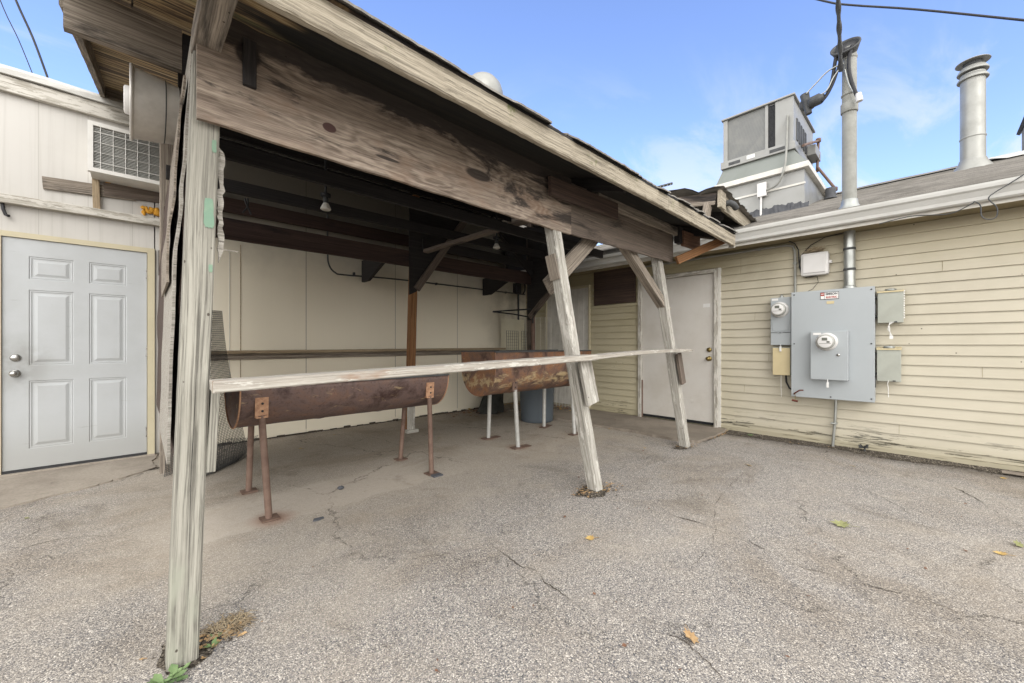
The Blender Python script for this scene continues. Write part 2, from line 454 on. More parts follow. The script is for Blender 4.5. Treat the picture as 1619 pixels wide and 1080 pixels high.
M['brown'] = wood('brown_wood', '#8a6a54', '#6b4f3f', '#432f25', 1, .5, holes=.2, cracks=.3, char=.1)
M['redbeam'] = wood('red_brown_beam', '#54403a', '#3d2e29', '#231b19', 1, .5, char=.35, charcol='#141213', holes=.1, cracks=.4)
M['orangepost'] = wood('orange_post', '#a07a52', '#805a3a', '#4a3220', 1, .6, holes=.1, cracks=.4, char=.12)
M['sooty'] = wood('sooty_wood', '#3c3836', '#272424', '#141314', 1, .5, char=.2, charcol='#0d0d0f', holes=0, cracks=.3)
M['ledge'] = wood('ledge_wood', '#b9a98c', '#94836a', '#5a4b3a', 1, .6, holes=.2, cracks=.5, char=.15)
M['boardwin'] = wood('boarded_plywood', '#5c4a40', '#43352e', '#2a211d', .6, .6, char=.2)
M['tornwood'] = wood('torn_veneer', '#b3afa6', '#948f86', '#5f5a52', 1.2, .7, cracks=.8, holes=.1)
def wl_light_dirt(n, co, c):
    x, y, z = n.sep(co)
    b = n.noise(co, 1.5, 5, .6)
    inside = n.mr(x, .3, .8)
    smoke = n.mr(n.math('ADD', z, n.math('MULTIPLY', b, .5)), 2.1, 3.0)  # inner wall gets darker towards the roof
    c = n.mix(n.math('MULTIPLY', inside, .88), c, '#ebe2cc')  # cream inside the shelter, paled to paint in missing light
    c = n.mix(n.math('MULTIPLY', n.math('MULTIPLY', smoke, inside), .85), c, '#4d4943')  # darkens the inner wall towards the roof
    gr = n.math('MULTIPLY', n.mr(x, 4.2, 5.6), n.mr(b, .35, .6, .2, .8))
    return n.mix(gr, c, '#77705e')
M['whitewall'] = paint_wall('white_panel_wall', '#bcb9b3', '#98938a', .35, .3048, 0, low=wl_light_dirt)
M['cream'] = simple('cream_trim', '#b9b095', .6, 0, .15, 5, '#8b8268')
M['doorpaint'] = simple('grey_door_paint', '#aaacae', .42, 0, .10, 3, '#8d9090', .04)
def door_mat():
    m, n = new_mat('worn_door_paint')
    co = n.coord(); x, y, z = n.sep(co)
    a = n.noise(co, 3, 6, .65); f = n.noise(co, 45, 4, .7); sc_ = n.noise(n.mapping(co, (3, 3, 40)), 1, 5, .7)
    c = n.mix(n.mr(a, .35, .7, 0, .5), '#adb0b1', '#a2a4a3')
    low = n.mr(n.math('ADD', z, n.math('MULTIPLY', a, .35)), .2, .65, .5, 0)
    c = n.mix(low, c, '#8f8d86')
    grime = n.mr(n.vmath('DISTANCE', co, (.07, 0, .93), out='Value'), .03, .32, .55, 0)
    c = n.mix(n.math('MULTIPLY', grime, n.mr(a, .35, .6)), c, '#77756d')
    c = n.mix(n.mr(f, .66, .74, 0, .35), c, '#77766f')
    c = n.mix(n.mr(sc_, .64, .70, 0, .35), c, '#7f7e78')
    finish(n, c, n.mr(a, .3, .7, .35, .55), f, .05, .002)
    return m
M['doorpaint'] = door_mat()
M['steeldoor'] = simple('dirty_cream_door', '#c4c0b9', .5, 0, .35, 2.2, '#9d9382', .05)
M['whitetrim'] = simple('white_trim', '#cfccc4', .55, 0, .3, 7, '#8a857b')
M['oldtrim'] = wood('old_painted_trim', '#b9b5aa', '#a29d92', '#6c665b', 1, .7, paint='#bfbbb2', paint_cov=.5, cracks=.5, holes=.2)
M['siding'] = siding_mat()
M['gutter'] = simple('gutter_aluminium', '#b6b5b0', .45, .1, .25, 3, '#8c887e')
M['soffit'] = simple('dirty_soffit', '#8c8064', .7, 0, .5, 2.5, '#4d4535')
M['shingle'] = shingle_mat()
M['greybox'] = simple('grey_enamel', '#9fa4a6', .45, .05, .10, 2.5, '#85898a', .03)
M['greybox2'] = simple('weathered_grey_box', '#a0a298', .55, .05, .25, 6, '#7c7d74')
M['beigebox'] = simple('beige_box', '#c2b38d', .55, 0, .15, 5, '#94876a')
M['whitebox'] = simple('white_plastic', '#cfcdca', .45, 0, .12, 4, '#a19e98')
M['galv'] = simple('galvanised', '#a9aba7', .38, .7, .3, 8, '#6f716c')
M['paintpipe'] = simple('painted_conduit', '#8f8f89', .6, .1, .35, 9, '#66655e')
M['black'] = simple('black_cable', '#2b2b2d', .6, 0, .2, 9, '#111112')
M['darkgrey'] = simple('dark_fitting', '#4a4b4b', .6, .2, .4, 12, '#26262a')
M['glass'] = simple('meter_glass', '#9b9b94', .12, 0, .05, 3, '#8c8b80', .0, .8)
M['meterface'] = simple('meter_face', '#5f6058', .4, 0, .1, 20, '#55564c')
M['brass'] = simple('brass', '#8f7d4e', .35, .9, .3, 20, '#4c4029')
M['nickel'] = simple('satin_nickel', '#a8a7a3', .28, .9, .15, 20, '#6b6963')
M['rust1'] = rust('rusted_barrel', '#63524d', '#b8a98f', .15, '#6c554a')
M['rust2'] = rust('flaking_barrel', '#735b4f', '#beb193', .55, '#8f674a')
M['rustleg'] = simple('rusty_pipe', '#745f53', .7, .1, .5, 9, '#3e2720', .3)
M['silverleg'] = simple('silver_painted_leg', '#b3b3af', .45, .3, .3, 14, '#7b6a58')
M['primer'] = simple('rusted_bracket', '#b08a6c', .7, .1, .6, 30, '#5a3426')
M['blackmesh'] = simple('black_wire_mesh', '#4b4c4c', .55, .3, .3, 9, '#19191b')
M['acwhite'] = simple('white_ac_case', '#d6d4ce', .5, 0, .2, 6, '#9a968d')
M['acfin'] = simple('ac_fins', '#a5a5a0', .5, .4, .3, 9, '#57574f')
M['dark'] = simple('dark_void', '#191a1c', .9, 0, .1)
M['fanmetal'] = simple('dull_sheet_metal', '#c9c6c0', .35, .35, .5, 4, '#77726a', .1)
M['foam'] = simple('orange_foam', '#d39a35', .8, 0, .5, 20, '#8f5e1c', .5)
M['coil'] = coil_mat()
M['hvac'] = simple('hvac_sheet', '#8f8f8c', .45, .3, .25, 3, '#7f7e75')
M['hvacgreen'] = simple('hvac_transition', '#7c807b', .5, .3, .35, 3, '#6f746a')
M['tar'] = simple('roof_tar', '#4a4b4e', .7, 0, .4, 14, '#242527', .8)
M['flue'] = simple('flue_metal', '#9a9a95', .45, .4, .35, 4, '#72716b')
M['bin'] = simple('blue_grey_bin', '#4e555b', .5, 0, .2, 4, '#48525c')
M['bulb'] = simple('flood_bulb', '#d8d5cc', .3, 0, .1, 9, '#a09c92')
M['plastic'] = simple('yellowed_plastic_sheet', '#d5cfb8', .28, 0, .25, 5, '#aaa38a', .3)
M['cloth'] = simple('dark_tarp', '#33332f', .8, 0, .4, 9, '#1b1b19', .4)
M['rack'] = simple('white_wire', '#c8c5bb', .5, .2, .3, 15, '#857c6c')
M['stone'] = simple('dark_stone', '#55575c', .8, 0, .4, 12, '#2e2f33', .4)
M['stkw'] = simple('sticker_white', '#d9d8d4', .4, 0, .05)
M['stkr'] = simple('sticker_red', '#a8392c', .4, 0, .05)
M['stkk'] = simple('sticker_black', '#26262c', .4, 0, .05)
M['greenpaint'] = simple('green_paint_patch', '#6f8c78', .7, 0, .35, 30, '#93a08a')
M['soil'] = simple('dark_soil', '#4c443b', .95, 0, .5, 14, '#2b2620', .8)
def grit_mat():
    m, n = new_mat('dark_grit')
    co = n.coord(); d = n.vor(co, 120); cc_ = n.sep(n.vor(co, 120, out='Color')); b = n.noise(co, 9, 6, .7)
    c = n.ramp(cc_[0], [(0, '#2b2824'), (.4, '#4d463e'), (.75, '#6e665b'), (.93, '#8f877b'), (1, '#b0a796')])
    c = n.mix(n.mr(d, .5, .9, 0, .6), c, '#221f1b'); c = n.mix(n.mr(b, .45, .7, 0, .6), c, '#3a342c')
    finish(n, c, .95, n.math('ADD', n.math('SUBTRACT', 1.0, d), b), .8, .006, 0, .2)
    return m
M['grit'] = grit_mat()
M['redvalve'] = simple('red_brown_valve', '#6a3a2e', .6, .2, .3, 20, '#3a201a')
def leafmat(name, a, b):
    m, n = new_mat(name)
    co = n.coord()
    f = n.noise(co, 9, 5, .7)
    c = n.mix(n.mr(f, .35, .7), a, b)
    finish(n, c, .6, f, .2, .002)
    return m
M['leafy'] = leafmat('yellow_leaf', '#b59a5e', '#967846')
M['leaft'] = leafmat('tan_leaf', '#b99a70', '#9c7c56')
M['leafg'] = leafmat('green_leaf', '#8b8c60', '#73744c')
M['leafb'] = leafmat('brown_leaf', '#86604a', '#5f4536')
M['weed'] = leafmat('weed_green', '#748a5c', '#526a42')
M['straw'] = leafmat('dry_straw', '#ab9b80', '#85745c')

# ------------------------------------------------------------------ mesh helpers
def tag(o, label=None, cat=None, group=None, kind=None):
    if label: o['label'] = label
    if cat: o['category'] = cat
    if group: o['group'] = group
    if kind: o['kind'] = kind
    return o
def empty(name, loc, label=None, cat=None, group=None):
    o = bpy.data.objects.new(name, None); COL.objects.link(o)
    o.location = loc; o.empty_display_size = .1
    return tag(o, label, cat, group)
def link(name, me, mat, parent=None, mw=None):
    o = bpy.data.objects.new(name, me); COL.objects.link(o)
    if mat is not None: me.materials.append(mat)
    mw = mw or Matrix.Identity(4)
    if parent is not None:
        o.parent = parent
        off = Vector((0, 0, 0)); p = parent
        pm = Matrix.Identity(4); chain = []
        while p: chain.append(p.matrix_basis.copy()); p = p.parent
        for q in reversed(chain): pm = pm @ q
        o.matrix_basis = pm.inverted() @ mw
    else: o.matrix_basis = mw
    return o
def frame(origin, ud, vd):
    """local X=ud, Z=vd, Y=vd x ud"""
    u = Vector(ud).normalized(); v = Vector(vd); v = (v - u * v.dot(u)).normalized()
    yv = v.cross(u)
    return Matrix(((u.x, yv.x, v.x, origin[0]), (u.y, yv.y, v.y, origin[1]), (u.z, yv.z, v.z, origin[2]), (0, 0, 0, 1)))

class MB:
    def __init__(s): s.v = []; s.f = []; s.sm = set()
    def add(s, vs, fs, smooth=False):
        b = len(s.v); s.v += [tuple(q) for q in vs]
        for f in fs:
            if smooth: s.sm.add(len(s.f))
            s.f.append([b + i for i in f])
        return s
    def box(s, x0, x1, y0, y1, z0, z1):
        return s.add([(x0, y0, z0), (x1, y0, z0), (x1, y1, z0), (x0, y1, z0), (x0, y0, z1), (x1, y0, z1), (x1, y1, z1), (x0, y1, z1)],
                     [(3, 2, 1, 0), (4, 5, 6, 7), (0, 1, 5, 4), (1, 2, 6, 5), (2, 3, 7, 6), (3, 0, 4, 7)])
    def quad(s, a, b, c, d): return s.add([a, b, c, d], [(0, 1, 2, 3)])
    def rings(s, rings, cap=True, smooth=True, closed=True):
        n = len(rings[0]); vs = [p for r in rings for p in r]; fs = []
        for i in range(len(rings) - 1):
            for j in range(n if closed else n - 1):
                k = (j + 1) % n
                fs.append((i * n + j, i * n + k, (i + 1) * n + k, (i + 1) * n + j))
        s.add(vs, fs, smooth)
        if cap:
            s.add(rings[0], [tuple(range(n))[::-1]]); s.add(rings[-1], [tuple(range(n))])
        return s
    def tube(s, pts, r, n=8, cap=True):
        pts = [Vector(p) for p in pts]; rr = []
        rs = r if isinstance(r, (list, tuple)) else [r] * len(pts)
        up = None
        for i, p in enumerate(pts):
            d = (pts[min(i + 1, len(pts) - 1)] - pts[max(i - 1, 0)]).normalized()
            if up is None: up = d.orthogonal().normalized()
            up = (up - d * up.dot(d)).normalized(); sd = d.cross(up)
            rr.append([p + (up * math.cos(2 * math.pi * k / n) + sd * math.sin(2 * math.pi * k / n)) * rs[i] for k in range(n)])
        return s.rings(rr, cap)
    def lathe(s, base, axis, prof, n=24, cap=True, smooth=True):
        """prof: list of (dist along axis, radius)"""
        a = Vector(axis).normalized(); u = a.orthogonal().normalized(); w = a.cross(u); b = Vector(base)
        return s.rings([[b + a * t + (u * math.cos(2 * math.pi * k / n) + w * math.sin(2 * math.pi * k / n)) * r for k in range(n)] for t, r in prof], cap, smooth)
    def prism(s, poly, fn):
        """poly 2d list, fn(p, side) -> 3d"""
        n = len(poly); a = [fn(p, 0) for p in poly]; b = [fn(p, 1) for p in poly]
        s.add(a + b, [tuple(range(n)), tuple(range(2 * n - 1, n - 1, -1))] + [(i + n, (i + 1) % n + n, (i + 1) % n, i) for i in range(n)])
        return s
    def build(s, name, mat, parent=None, mw=None, origin=None):
        me = bpy.data.meshes.new(name)
        vs = s.v
        if origin is not None:
            o = Vector(origin); vs = [tuple(Vector(v) - o) for v in vs]
            mw = Matrix.Translation(o)
        me.from_pydata(vs, [], s.f)
        bm = bmesh.new(); bm.from_mesh(me); bmesh.ops.recalc_face_normals(bm, faces=bm.faces); bm.to_mesh(me); bm.free()
        for i in s.sm:
            if i < len(me.polygons): me.polygons[i].use_smooth = True
        return link(name, me, mat, parent, mw)
    def mesh_local(s, name):
        return s

def beam(name, p0, p1, w, h, mat, parent, up=(0, 0, 1), rough=.0016, c=.003, bow=(0, 0), seg=None, ragged=0, label=None, taper=1):
    p0 = Vector(p0); p1 = Vector(p1); L = (p1 - p0).length
    seg = seg or max(4, min(60, int(L / .05)))
    mw = frame(p0, p1 - p0, up)
    m = MB(); rings = []
    rough *= .4
    sec = [(-w / 2 + c, -h / 2), (w / 2 - c, -h / 2), (w / 2, -h / 2 + c), (w / 2, h / 2 - c), (w / 2 - c, h / 2), (-w / 2 + c, h / 2), (-w / 2, h / 2 - c), (-w / 2, -h / 2 + c)]
    for i in range(seg + 1):
        t = i / seg; arc = 4 * t * (1 - t); k = 1 + (taper - 1) * t
        ring = []
        for (a, b) in sec:
            e = random.uniform(-1, 1) * ragged if i in (0, seg) else 0
            ring.append((t * L + e, a * k + bow[0] * arc + random.uniform(-rough, rough), b * k + bow[1] * arc + random.uniform(-rough, rough)))
        rings.append(ring)
    m.rings(rings, True, False)
    o = m.build(name, mat, parent, mw)
    if label: o['label'] = label
    return o

def plate(name, origin, ud, vd, poly, th, mat, parent, label=None):
    """flat sheet: polygon in (u,v), thickness th centred on the plane"""
    m = MB().prism(poly, lambda p, s_: (p[0], th * (s_ - .5), p[1]))
    o = m.build(name, mat, parent, frame(origin, ud, vd))
    if label: o['label'] = label
    return o

def bbox(name, x0, x1, y0, y1, z0, z1, mat, parent, bev=.004, label=None):
    m = MB().box(x0, x1, y0, y1, z0, z1)
    c = Vector(((x0 + x1) / 2, (y0 + y1) / 2, (z0 + z1) / 2))
    me = bpy.data.meshes.new(name)
    me.from_pydata([tuple(Vector(v) - c) for v in m.v], [], m.f)
    bm = bmesh.new(); bm.from_mesh(me)
    if bev: bmesh.ops.bevel(bm, geom=list(bm.edges), offset=bev, segments=2, affect='EDGES', profile=.6)
    bmesh.ops.recalc_face_normals(bm, faces=bm.faces); bm.to_mesh(me); bm.free()
    o = link(name, me, mat, parent, Matrix.Translation(c))
    if label: o['label'] = label
    return o
def ragged(a, b, n, amp):
    return [(a[0] + (b[0] - a[0]) * i / n + (random.uniform(-amp, amp) if 0 < i < n else 0), a[1] + (b[1] - a[1]) * i / n + (random.uniform(-amp, amp) if 0 < i < n else 0)) for i in range(n + 1)]

# ================================================================== GROUND
g = MB()
N = 90
def gz(x, y): return 0
g.quad((-400, -400, 0), (400, -400, 0), (400, 400, 0), (-400, 400, 0))
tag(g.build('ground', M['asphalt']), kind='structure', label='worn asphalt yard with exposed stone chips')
# concrete apron in front of the grey door
edge = [(-30, 3.2), (-8, 3.6), (-3, 3.95), (-1.2, 4.28), (-.66, 4.43), (-.217, 4.62), (.0, 4.78), (.16, 4.93), (.14, 5.2), (.2, 5.52)]
def rough_edge(pts, k=8, a=.012):
    o = []
    for i in range(len(pts) - 1):
        for j in range(k):
            t = j / k; o.append((pts[i][0] * (1 - t) + pts[i + 1][0] * t + random.uniform(-a, a), pts[i][1] * (1 - t) + pts[i + 1][1] * t + random.uniform(-a, a)))
    return o + [pts[-1]]
e2 = rough_edge(edge)
pl = e2 + [(-30, 5.52)]
MB().prism(pl, lambda p, s_: (p[0], p[1], -.02 + .032 * s_)).build('concrete_path', M['concrete'])
tag(bpy.data.objects['concrete_path'], kind='structure')
e3 = rough_edge([(4.66, 5.52), (4.64, 3.4), (4.68, 2.6), (4.63, 2.1), (4.72, 1.83), (5.2, 1.80), (5.67, 1.83)], 8, .01)
MB().prism(e3 + [(5.67, 5.52)], lambda p, s_: (p[0], p[1], -.02 + .052 * s_)).build('concrete_slab', M['slab'])
tag(bpy.data.objects['concrete_slab'], kind='structure')

# ================================================================== WHITE BUILDING (long wall, y = 5.52)
YW = 5.52
wb = empty('white_building', (2.8, YW, 0), 'long low building with white vertical panel walls and a six panel grey door', 'building')
wall = MB()
seams = [-5.92, -4.7, -3.48, -2.26, -1.04, 0.17, .40, 1.614, 2.852, 3.99, 5.2, 5.68]
# wall in sheets with a thin gap at each seam; opening for the door at x -0.86..0.16
def wsheet(x0, x1, z0, z1): wall.box(x0 + .002, x1 - .002, YW, YW + .1, z0, z1)
xs = [-12, -9.6, -7.1] + seams
for i in range(len(xs) - 1):
    a, b = xs[i], xs[i + 1]
    if a == -1.04:
        wsheet(a, -.865, .02, 3.34); wsheet(-.861, .163, 2.125, 3.34)
    elif a == -2.26: wsheet(a, b, .02, 3.34)
    else: wsheet(a, b, .02, 3.34)
wall.box(-12, -.87, YW + .012, YW + .3, 0, 3.3); wall.box(.17, 5.68, YW + .012, YW + .3, 0, 3.3); wall.box(-.87, .17, YW + .2, YW + .3, 0, 3.3)
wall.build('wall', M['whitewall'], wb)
# main body behind, roof
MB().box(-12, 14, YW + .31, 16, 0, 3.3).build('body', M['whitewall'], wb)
fb = MB()
fb.box(-12, 5.2, YW - .05, YW - .004, 3.33, 3.455)
fo = fb.build('fascia', M['oldtrim'], wb, origin=(-12, YW, 3.39))
beam('fascia', (-12, YW - .03, 3.385), (5.2, YW - .03, 3.385), .05, .13, M['oldtrim'], wb, seg=60)
bpy.data.objects.remove(fo)
dr = MB()
prof = [(-.085, 3.455), (-.085, 3.50), (-.075, 3.515), (-.06, 3.535), (.1, 3.56), (.1, 3.455)]
rs_ = []
for i in range(81):
    x = -12 + 17.3 * i / 80
    rs_.append([(x, YW + a + random.uniform(-.003, .003), z + .004 * math.sin(i * 1.7)) for a, z in prof])
dr.rings(rs_, True, False).build('drip_edge', M['gutter'], wb)
MB().add([(-12, YW + .05, 3.56), (14, YW + .05, 3.56), (14, 16, 3.9), (-12, 16, 3.9), (-12, YW + .05, 3.32), (14, YW + .05, 3.32), (14, 16, 3.32), (-12, 16, 3.32)],
         [(0, 1, 2, 3), (0, 4, 5, 1), (2, 6, 7, 3), (1, 5, 6, 2), (3, 7, 4, 0)]).build('roof', M['shingle'], wb)
# flat cover strip (ledge) over the door
beam('ledge_board', (-6, YW - .035, 2.37), (.30, YW - .035, 2.40), .07, .075, M['oldtrim'], wb, seg=50)
beam('nailed_board', (-.585, YW - .015, 2.60), (.02, YW - .015, 2.64), .025, .11, M['greywood'], wb)
beam('nailed_board', (-.20, YW - .018, 2.645), (.5, YW - .018, 2.70), .03, .13, M['smoked'], wb, label='smoke darkened board under the window air conditioner')
beam('batten', (-.245, YW - .045, 2.41), (-.255, YW - .045, 2.79), .05, .025, M['ledge'], wb, up=(0, -1, 0))
# sprayed foam blobs
def foam(pts, r0):
    pts = [Vector(p) for p in pts]; m = MB()
    m.tube(pts, [r0 * (.35 if i in (0, len(pts) - 1) else random.uniform(.7, 1.5)) for i in range(len(pts))], 9)
    return m
foam([(.06 + .0125 * i, YW - .014 + random.uniform(-.006, .006), 2.535 - (.035 if 3 < i < 7 or 9 < i < 14 else 0) + random.uniform(-.012, .008)) for i in range(20)], .022).build('foam_sealant', M['foam'], wb)
foam([(.085, YW - .012, 2.52), (.082, YW - .014, 2.485), (.088, YW - .012, 2.455)], .018).build('foam_sealant', M['foam'], wb)
foam([(-.22 + .02 * i, YW - .03 + random.uniform(-.004, .004), 2.722 + random.uniform(-.006, .006)) for i in range(13)], .009).build('foam_sealant', M['foam'], wb)
# rust runs on the wall are thin stains: metal flashing strip by the frame
MB().box(.205, .225, YW - .004, YW - .001, 2.0, 2.28).build('rusty_flashing', M['foam'], wb)
MB().box(.195, .205, YW - .006, YW - .001, 1.86, 2.12).build('torn_trim', M['boardwin'], wb)

# the six panel door --------------------------------------------------
def panel_door(name, parent, mw, Wd, Hd, panels, mat):
    """door in local x (width) z (height), front at y=0 facing -y"""
    us = sorted({0, Wd} | {p[0] for p in panels} | {p[1] for p in panels}); vs = sorted({0, Hd} | {p[2] for p in panels} | {p[3] for p in panels})
    m = MB()
    for i in range(len(us) - 1):
        for j in range(len(vs) - 1):
            cu, cv = (us[i] + us[i + 1]) / 2, (vs[j] + vs[j + 1]) / 2
            if any(p[0] < cu < p[1] and p[2] < cv < p[3] for p in panels): continue
            m.quad((us[i], 0, vs[j]), (us[i + 1], 0, vs[j]), (us[i + 1], 0, vs[j + 1]), (us[i], 0, vs[j + 1]))
    for (a, b, c_, d) in panels:
        loops = [(0, 0), (.006, .006), (.014, .004), (.020, .009), (.030, .009), (.052, .001)]
        L = [[(a + o, dp, c_ + o), (b - o, dp, c_ + o), (b - o, dp, d - o), (a + o, dp, d - o)] for o, dp in loops]
        m.rings(L, False, False); m.add(L[-1], [(0, 1, 2, 3)])
    m.add([(0, 0, 0), (Wd, 0, 0), (Wd, .045, 0), (0, .045, 0), (0, 0, Hd), (Wd, 0, Hd), (Wd, .045, Hd), (0, .045, Hd)], [(0, 1, 2, 3), (4, 5, 6, 7), (1, 2, 6, 5), (0, 3, 7, 4), (2, 3, 7, 6)])
    return m.build(name, mat, parent, mw)
YD = YW - .012
D0, DW = -.812, .918
pan = [(-.665, -.395), (-.298, -.040)]
rows = [(1.722, 1.925), (.955, 1.628), (.215, .82)]
pans = [(a - D0, b - D0, c_ - .045, d - .045) for a, b in pan for c_, d in rows]
door = panel_door('door', wb, Matrix.Translation((D0, YD, .045)), DW, 2.03, pans, M['doorpaint'])
def knob(parent, base, axis, mat, r=.027, name='door_knob'):
    m = MB().lathe(base, axis, [(0, .034), (.006, .034), (.012, .028), (.014, .013), (.032, .012), (.038, r * .8), (.05, r), (.062, r * .95), (.07, r * .6), (.073, .001)], 20)
    return m.build(name, mat, parent, origin=base)
knob(door, (-.742, YD, .888), (0, -1, 0), M['nickel'])
MB().lathe((-.739, YD, 1.025), (0, -1, 0), [(0, .033), (.01, .032), (.018, .024), (.02, .001)], 20).build('deadbolt', M['nickel'], door, origin=(-.739, YD, 1.025))
for hz_ in (.25, 1.07, 1.86):
    MB().box(.098, .108, YD - .008, YD + .01, hz_ - .05, hz_ + .05).build('hinge', M['nickel'], door, origin=(.1, YD, hz_))
MB().box(D0, D0 + DW, YD - .012, YD + .02, .022, .043).build('door_sweep', M['black'], door, origin=(D0, YD, .02))
fr = MB()
fr.box(-.862, -.815, YW - .03, YW + .05, .02, 2.125); fr.box(.110, .166, YW - .03, YW + .05, .02, 2.125); fr.box(-.815, .110, YW - .03, YW + .05, 2.078, 2.125)
fr.build('door_frame', M['cream'], wb, origin=(-.3, YW, 0))
MB().box(-.86, .165, YW - .06, YW + .15, .008, .022).build('threshold', M['concrete'], wb, origin=(-.3, YW, 0))
MB().tube([(-.81, YW - .02, 2.39 - .02), (-.80, YW - .05, 2.30), (-.79, YW - .03, 2.26), (-.77, YW - .05, 2.25)], .012, 6).build('hook', M['black'], wb)
for xj, z1_, mt_ in ((.905, 2.3, 'ledge'), (.80, 2.2, 'whitetrim')):
    MB().box(xj, xj + .006, YW - .0045, YW - .0008, .25, z1_).build('joint_strip', M[mt_], wb)
for xs_ in (1.614, 2.852, 3.99):
    MB().box(xs_ - .0025, xs_ + .0025, YW - .0012, YW - .0004, .06, 3.3).build('panel_joint', M['soil'], wb)
# dark ragged strip along the bottom of the wall
dc = MB()
for i in range(60):
    x = .2 + 5.4 * i / 60; h = random.uniform(.008, .03)
    dc.box(x, x + .0895, YW - random.uniform(.004, .012), YW - .001, 0, h)
dc.build('base_edge', M['soil'], wb)

# interior things on the wall
beam('wall_shelf', (.55, YW - .11, 1.055), (4.93, YW - .11, 1.065), .18, .035, M['ledge'], None, rough=.003, seg=60)
ws = bpy.data.objects['wall_shelf']; tag(ws, 'long grey plank drinks shelf fixed along the white wall behind the barrel grills', 'shelf')
# sub parts of the shelf
ledb = beam('apron', (.55, YW - .035, 1.0), (4.9, YW - .035, 1.01), .04, .07, M['greywood'], ws)

# window air conditioner -------------------------------------------------
ac = empty('window_air_conditioner', (.0, YW, 2.7), 'white window air conditioner with wire grille high on the white wall above the nailed boards', 'air conditioner')
ax0, ax1, az0, az1, ay = -.29, .36, 2.70, 3.15, YW - .32
bbox('case', ax0 + .01, ax1 - .01, ay + .02, YW + .1, az0 + .012, az1 - .012, M['acwhite'], ac, .008)
bz = MB()
bz.box(ax0, ax1, ay - .02, ay + .03, az0, az0 + .035); bz.box(ax0, ax1, ay - .02, ay + .03, az1 - .035, az1)
bz.box(ax0, ax0 + .035, ay - .02, ay + .03, az0 + .0352, az1 - .0352); bz.box(ax1 - .035, ax1, ay - .02, ay + .03, az0 + .0352, az1 - .0352)
bz.build('bezel', M['acwhite'], ac)
fn = MB()
k = 0
z = az0 + .045
while z < az1 - .045:
    fn.box(ax0 + .036, ax1 - .036, ay - .004, ay + .012, z, z + .0055); z += .0135
fn.build('fins', M['acfin'], ac)
gw = MB()
for i in range(1, 8): gw.tube([(ax0 + .0 + i * .0813, ay - .016, az0 + .03), (ax0 + i * .0813, ay - .016, az1 - .03)], .0028, 6)
for i in range(1, 5): gw.tube([(ax0 + .03, ay - .016, az0 + i * .09), (ax1 - .03, ay - .016, az0 + i * .09)], .0028, 6)
gw.build('wire_grille', M['acwhite'], ac)

# ================================================================== YELLOW BUILDING (wall x = 5.68)
XW = 5.68
yb = empty('yellow_sided_building', (XW, 0, 0), 'low building with pale yellow lap siding, white gutter and grey shingle roof', 'building')
sd = MB(); EX = .1017
def courses(y0, y1, z0, z1):
    nseg = max(1, int((y1 - y0) / .25)); k0 = math.floor((z0 - .02) / EX); k1 = math.ceil((z1 - .02) / EX)
    for kk in range(k0, k1):
        a = max(z0, kk * EX + .02); b = min(z1, (kk + 1) * EX + .02)
        if b - a < .01: continue
        def xo(z): return XW - .006 - .016 * (1 - (z - (kk * EX + .02)) / EX)
        rows_ = []
        for i in range(nseg + 1):
            y = y0 + (y1 - y0) * i / nseg
            jz = .0022 * mnoise.noise(Vector((y * .8, kk * 3.1, 0))); jx = .003 * mnoise.noise(Vector((y * 1.3, kk * 1.7, 5)))
            # heat-warped courses near the shed corner
            if y > 2.9 and z0 < 2: jz += .004 * mnoise.noise(Vector((y * 5, kk * 2.3, 1))); jx += .005 * mnoise.noise(Vector((y * 6, kk, 3)))
            if abs(y - 1.55) < .35 and abs(a - 1.25) < .2: jz += .012 * mnoise.noise(Vector((y * 9, kk * 2.3, 1)))
            rows_.append([(XW, y, a + jz), (xo(a) + jx, y, a + jz), (xo(a) + jx, y, a + .006 + jz), (xo(b) + jx * .5, y, b - .001 + jz * .5), (XW, y, b - .001)])
        sd.rings(rows_, True, False)
for (a, b, c_, d) in ((-8, 1.925, .03, 2.36), (1.925, 3.09, 2.17, 2.36), (3.093, 3.13, .04, 2.36), (3.13, 3.92, .04, 1.79), (3.92, 3.99, .04, 2.36), (3.99, 5.52, 2.17, 2.36), (5.0, 5.52, .04, 2.17)):
    courses(a, b, c_, d)
courses(3.13, 3.92, 2.385, 2.6)
sd.build('siding', M['siding'], yb)
for kk, ys in ((1, -.9), (2, .2), (3, -1.4), (5, 1.62), (8, -.35), (9, 1.35), (12, -.75), (14, 1.5), (15, .25), (17, -1.2), (18, -.1), (20, 1.66), (21, 1.66), (6, -1.0)):
    z0 = kk * EX + .02; MB().add([(XW - .0245, ys, z0 + .004), (XW - .0245, ys + .003, z0 + .004), (XW - .0095, ys + .003, z0 + EX - .003), (XW - .0095, ys, z0 + EX - .003)], [(0, 1, 2, 3)]).build('butt_joint', M['soffit'], yb)
bk = MB()
bk.box(XW + .001, XW + .2, -8, 1.93, 0, 2.36); bk.box(XW + .06, XW + .2, 1.93, 3.09, 0, 2.36); bk.box(XW + .001, XW + .2, 3.09, 5.52, 0, 2.36); bk.box(XW + .001, XW + .2, 1.93, 3.09, 2.16, 2.36)
bk.build('wall_core', M['siding'], yb)
# skirting flashing at the bottom
beam('base_strip', (XW - .012, -8, .02), (XW - .012, 1.9, .04), .016, .07, M['siding'], yb, seg=60, rough=.003)
cb = MB(); cb.box(XW - .028, XW - .001, 1.90, 1.932, .04, 2.165)
cb.build('corner_bead', M['whitetrim'], yb)
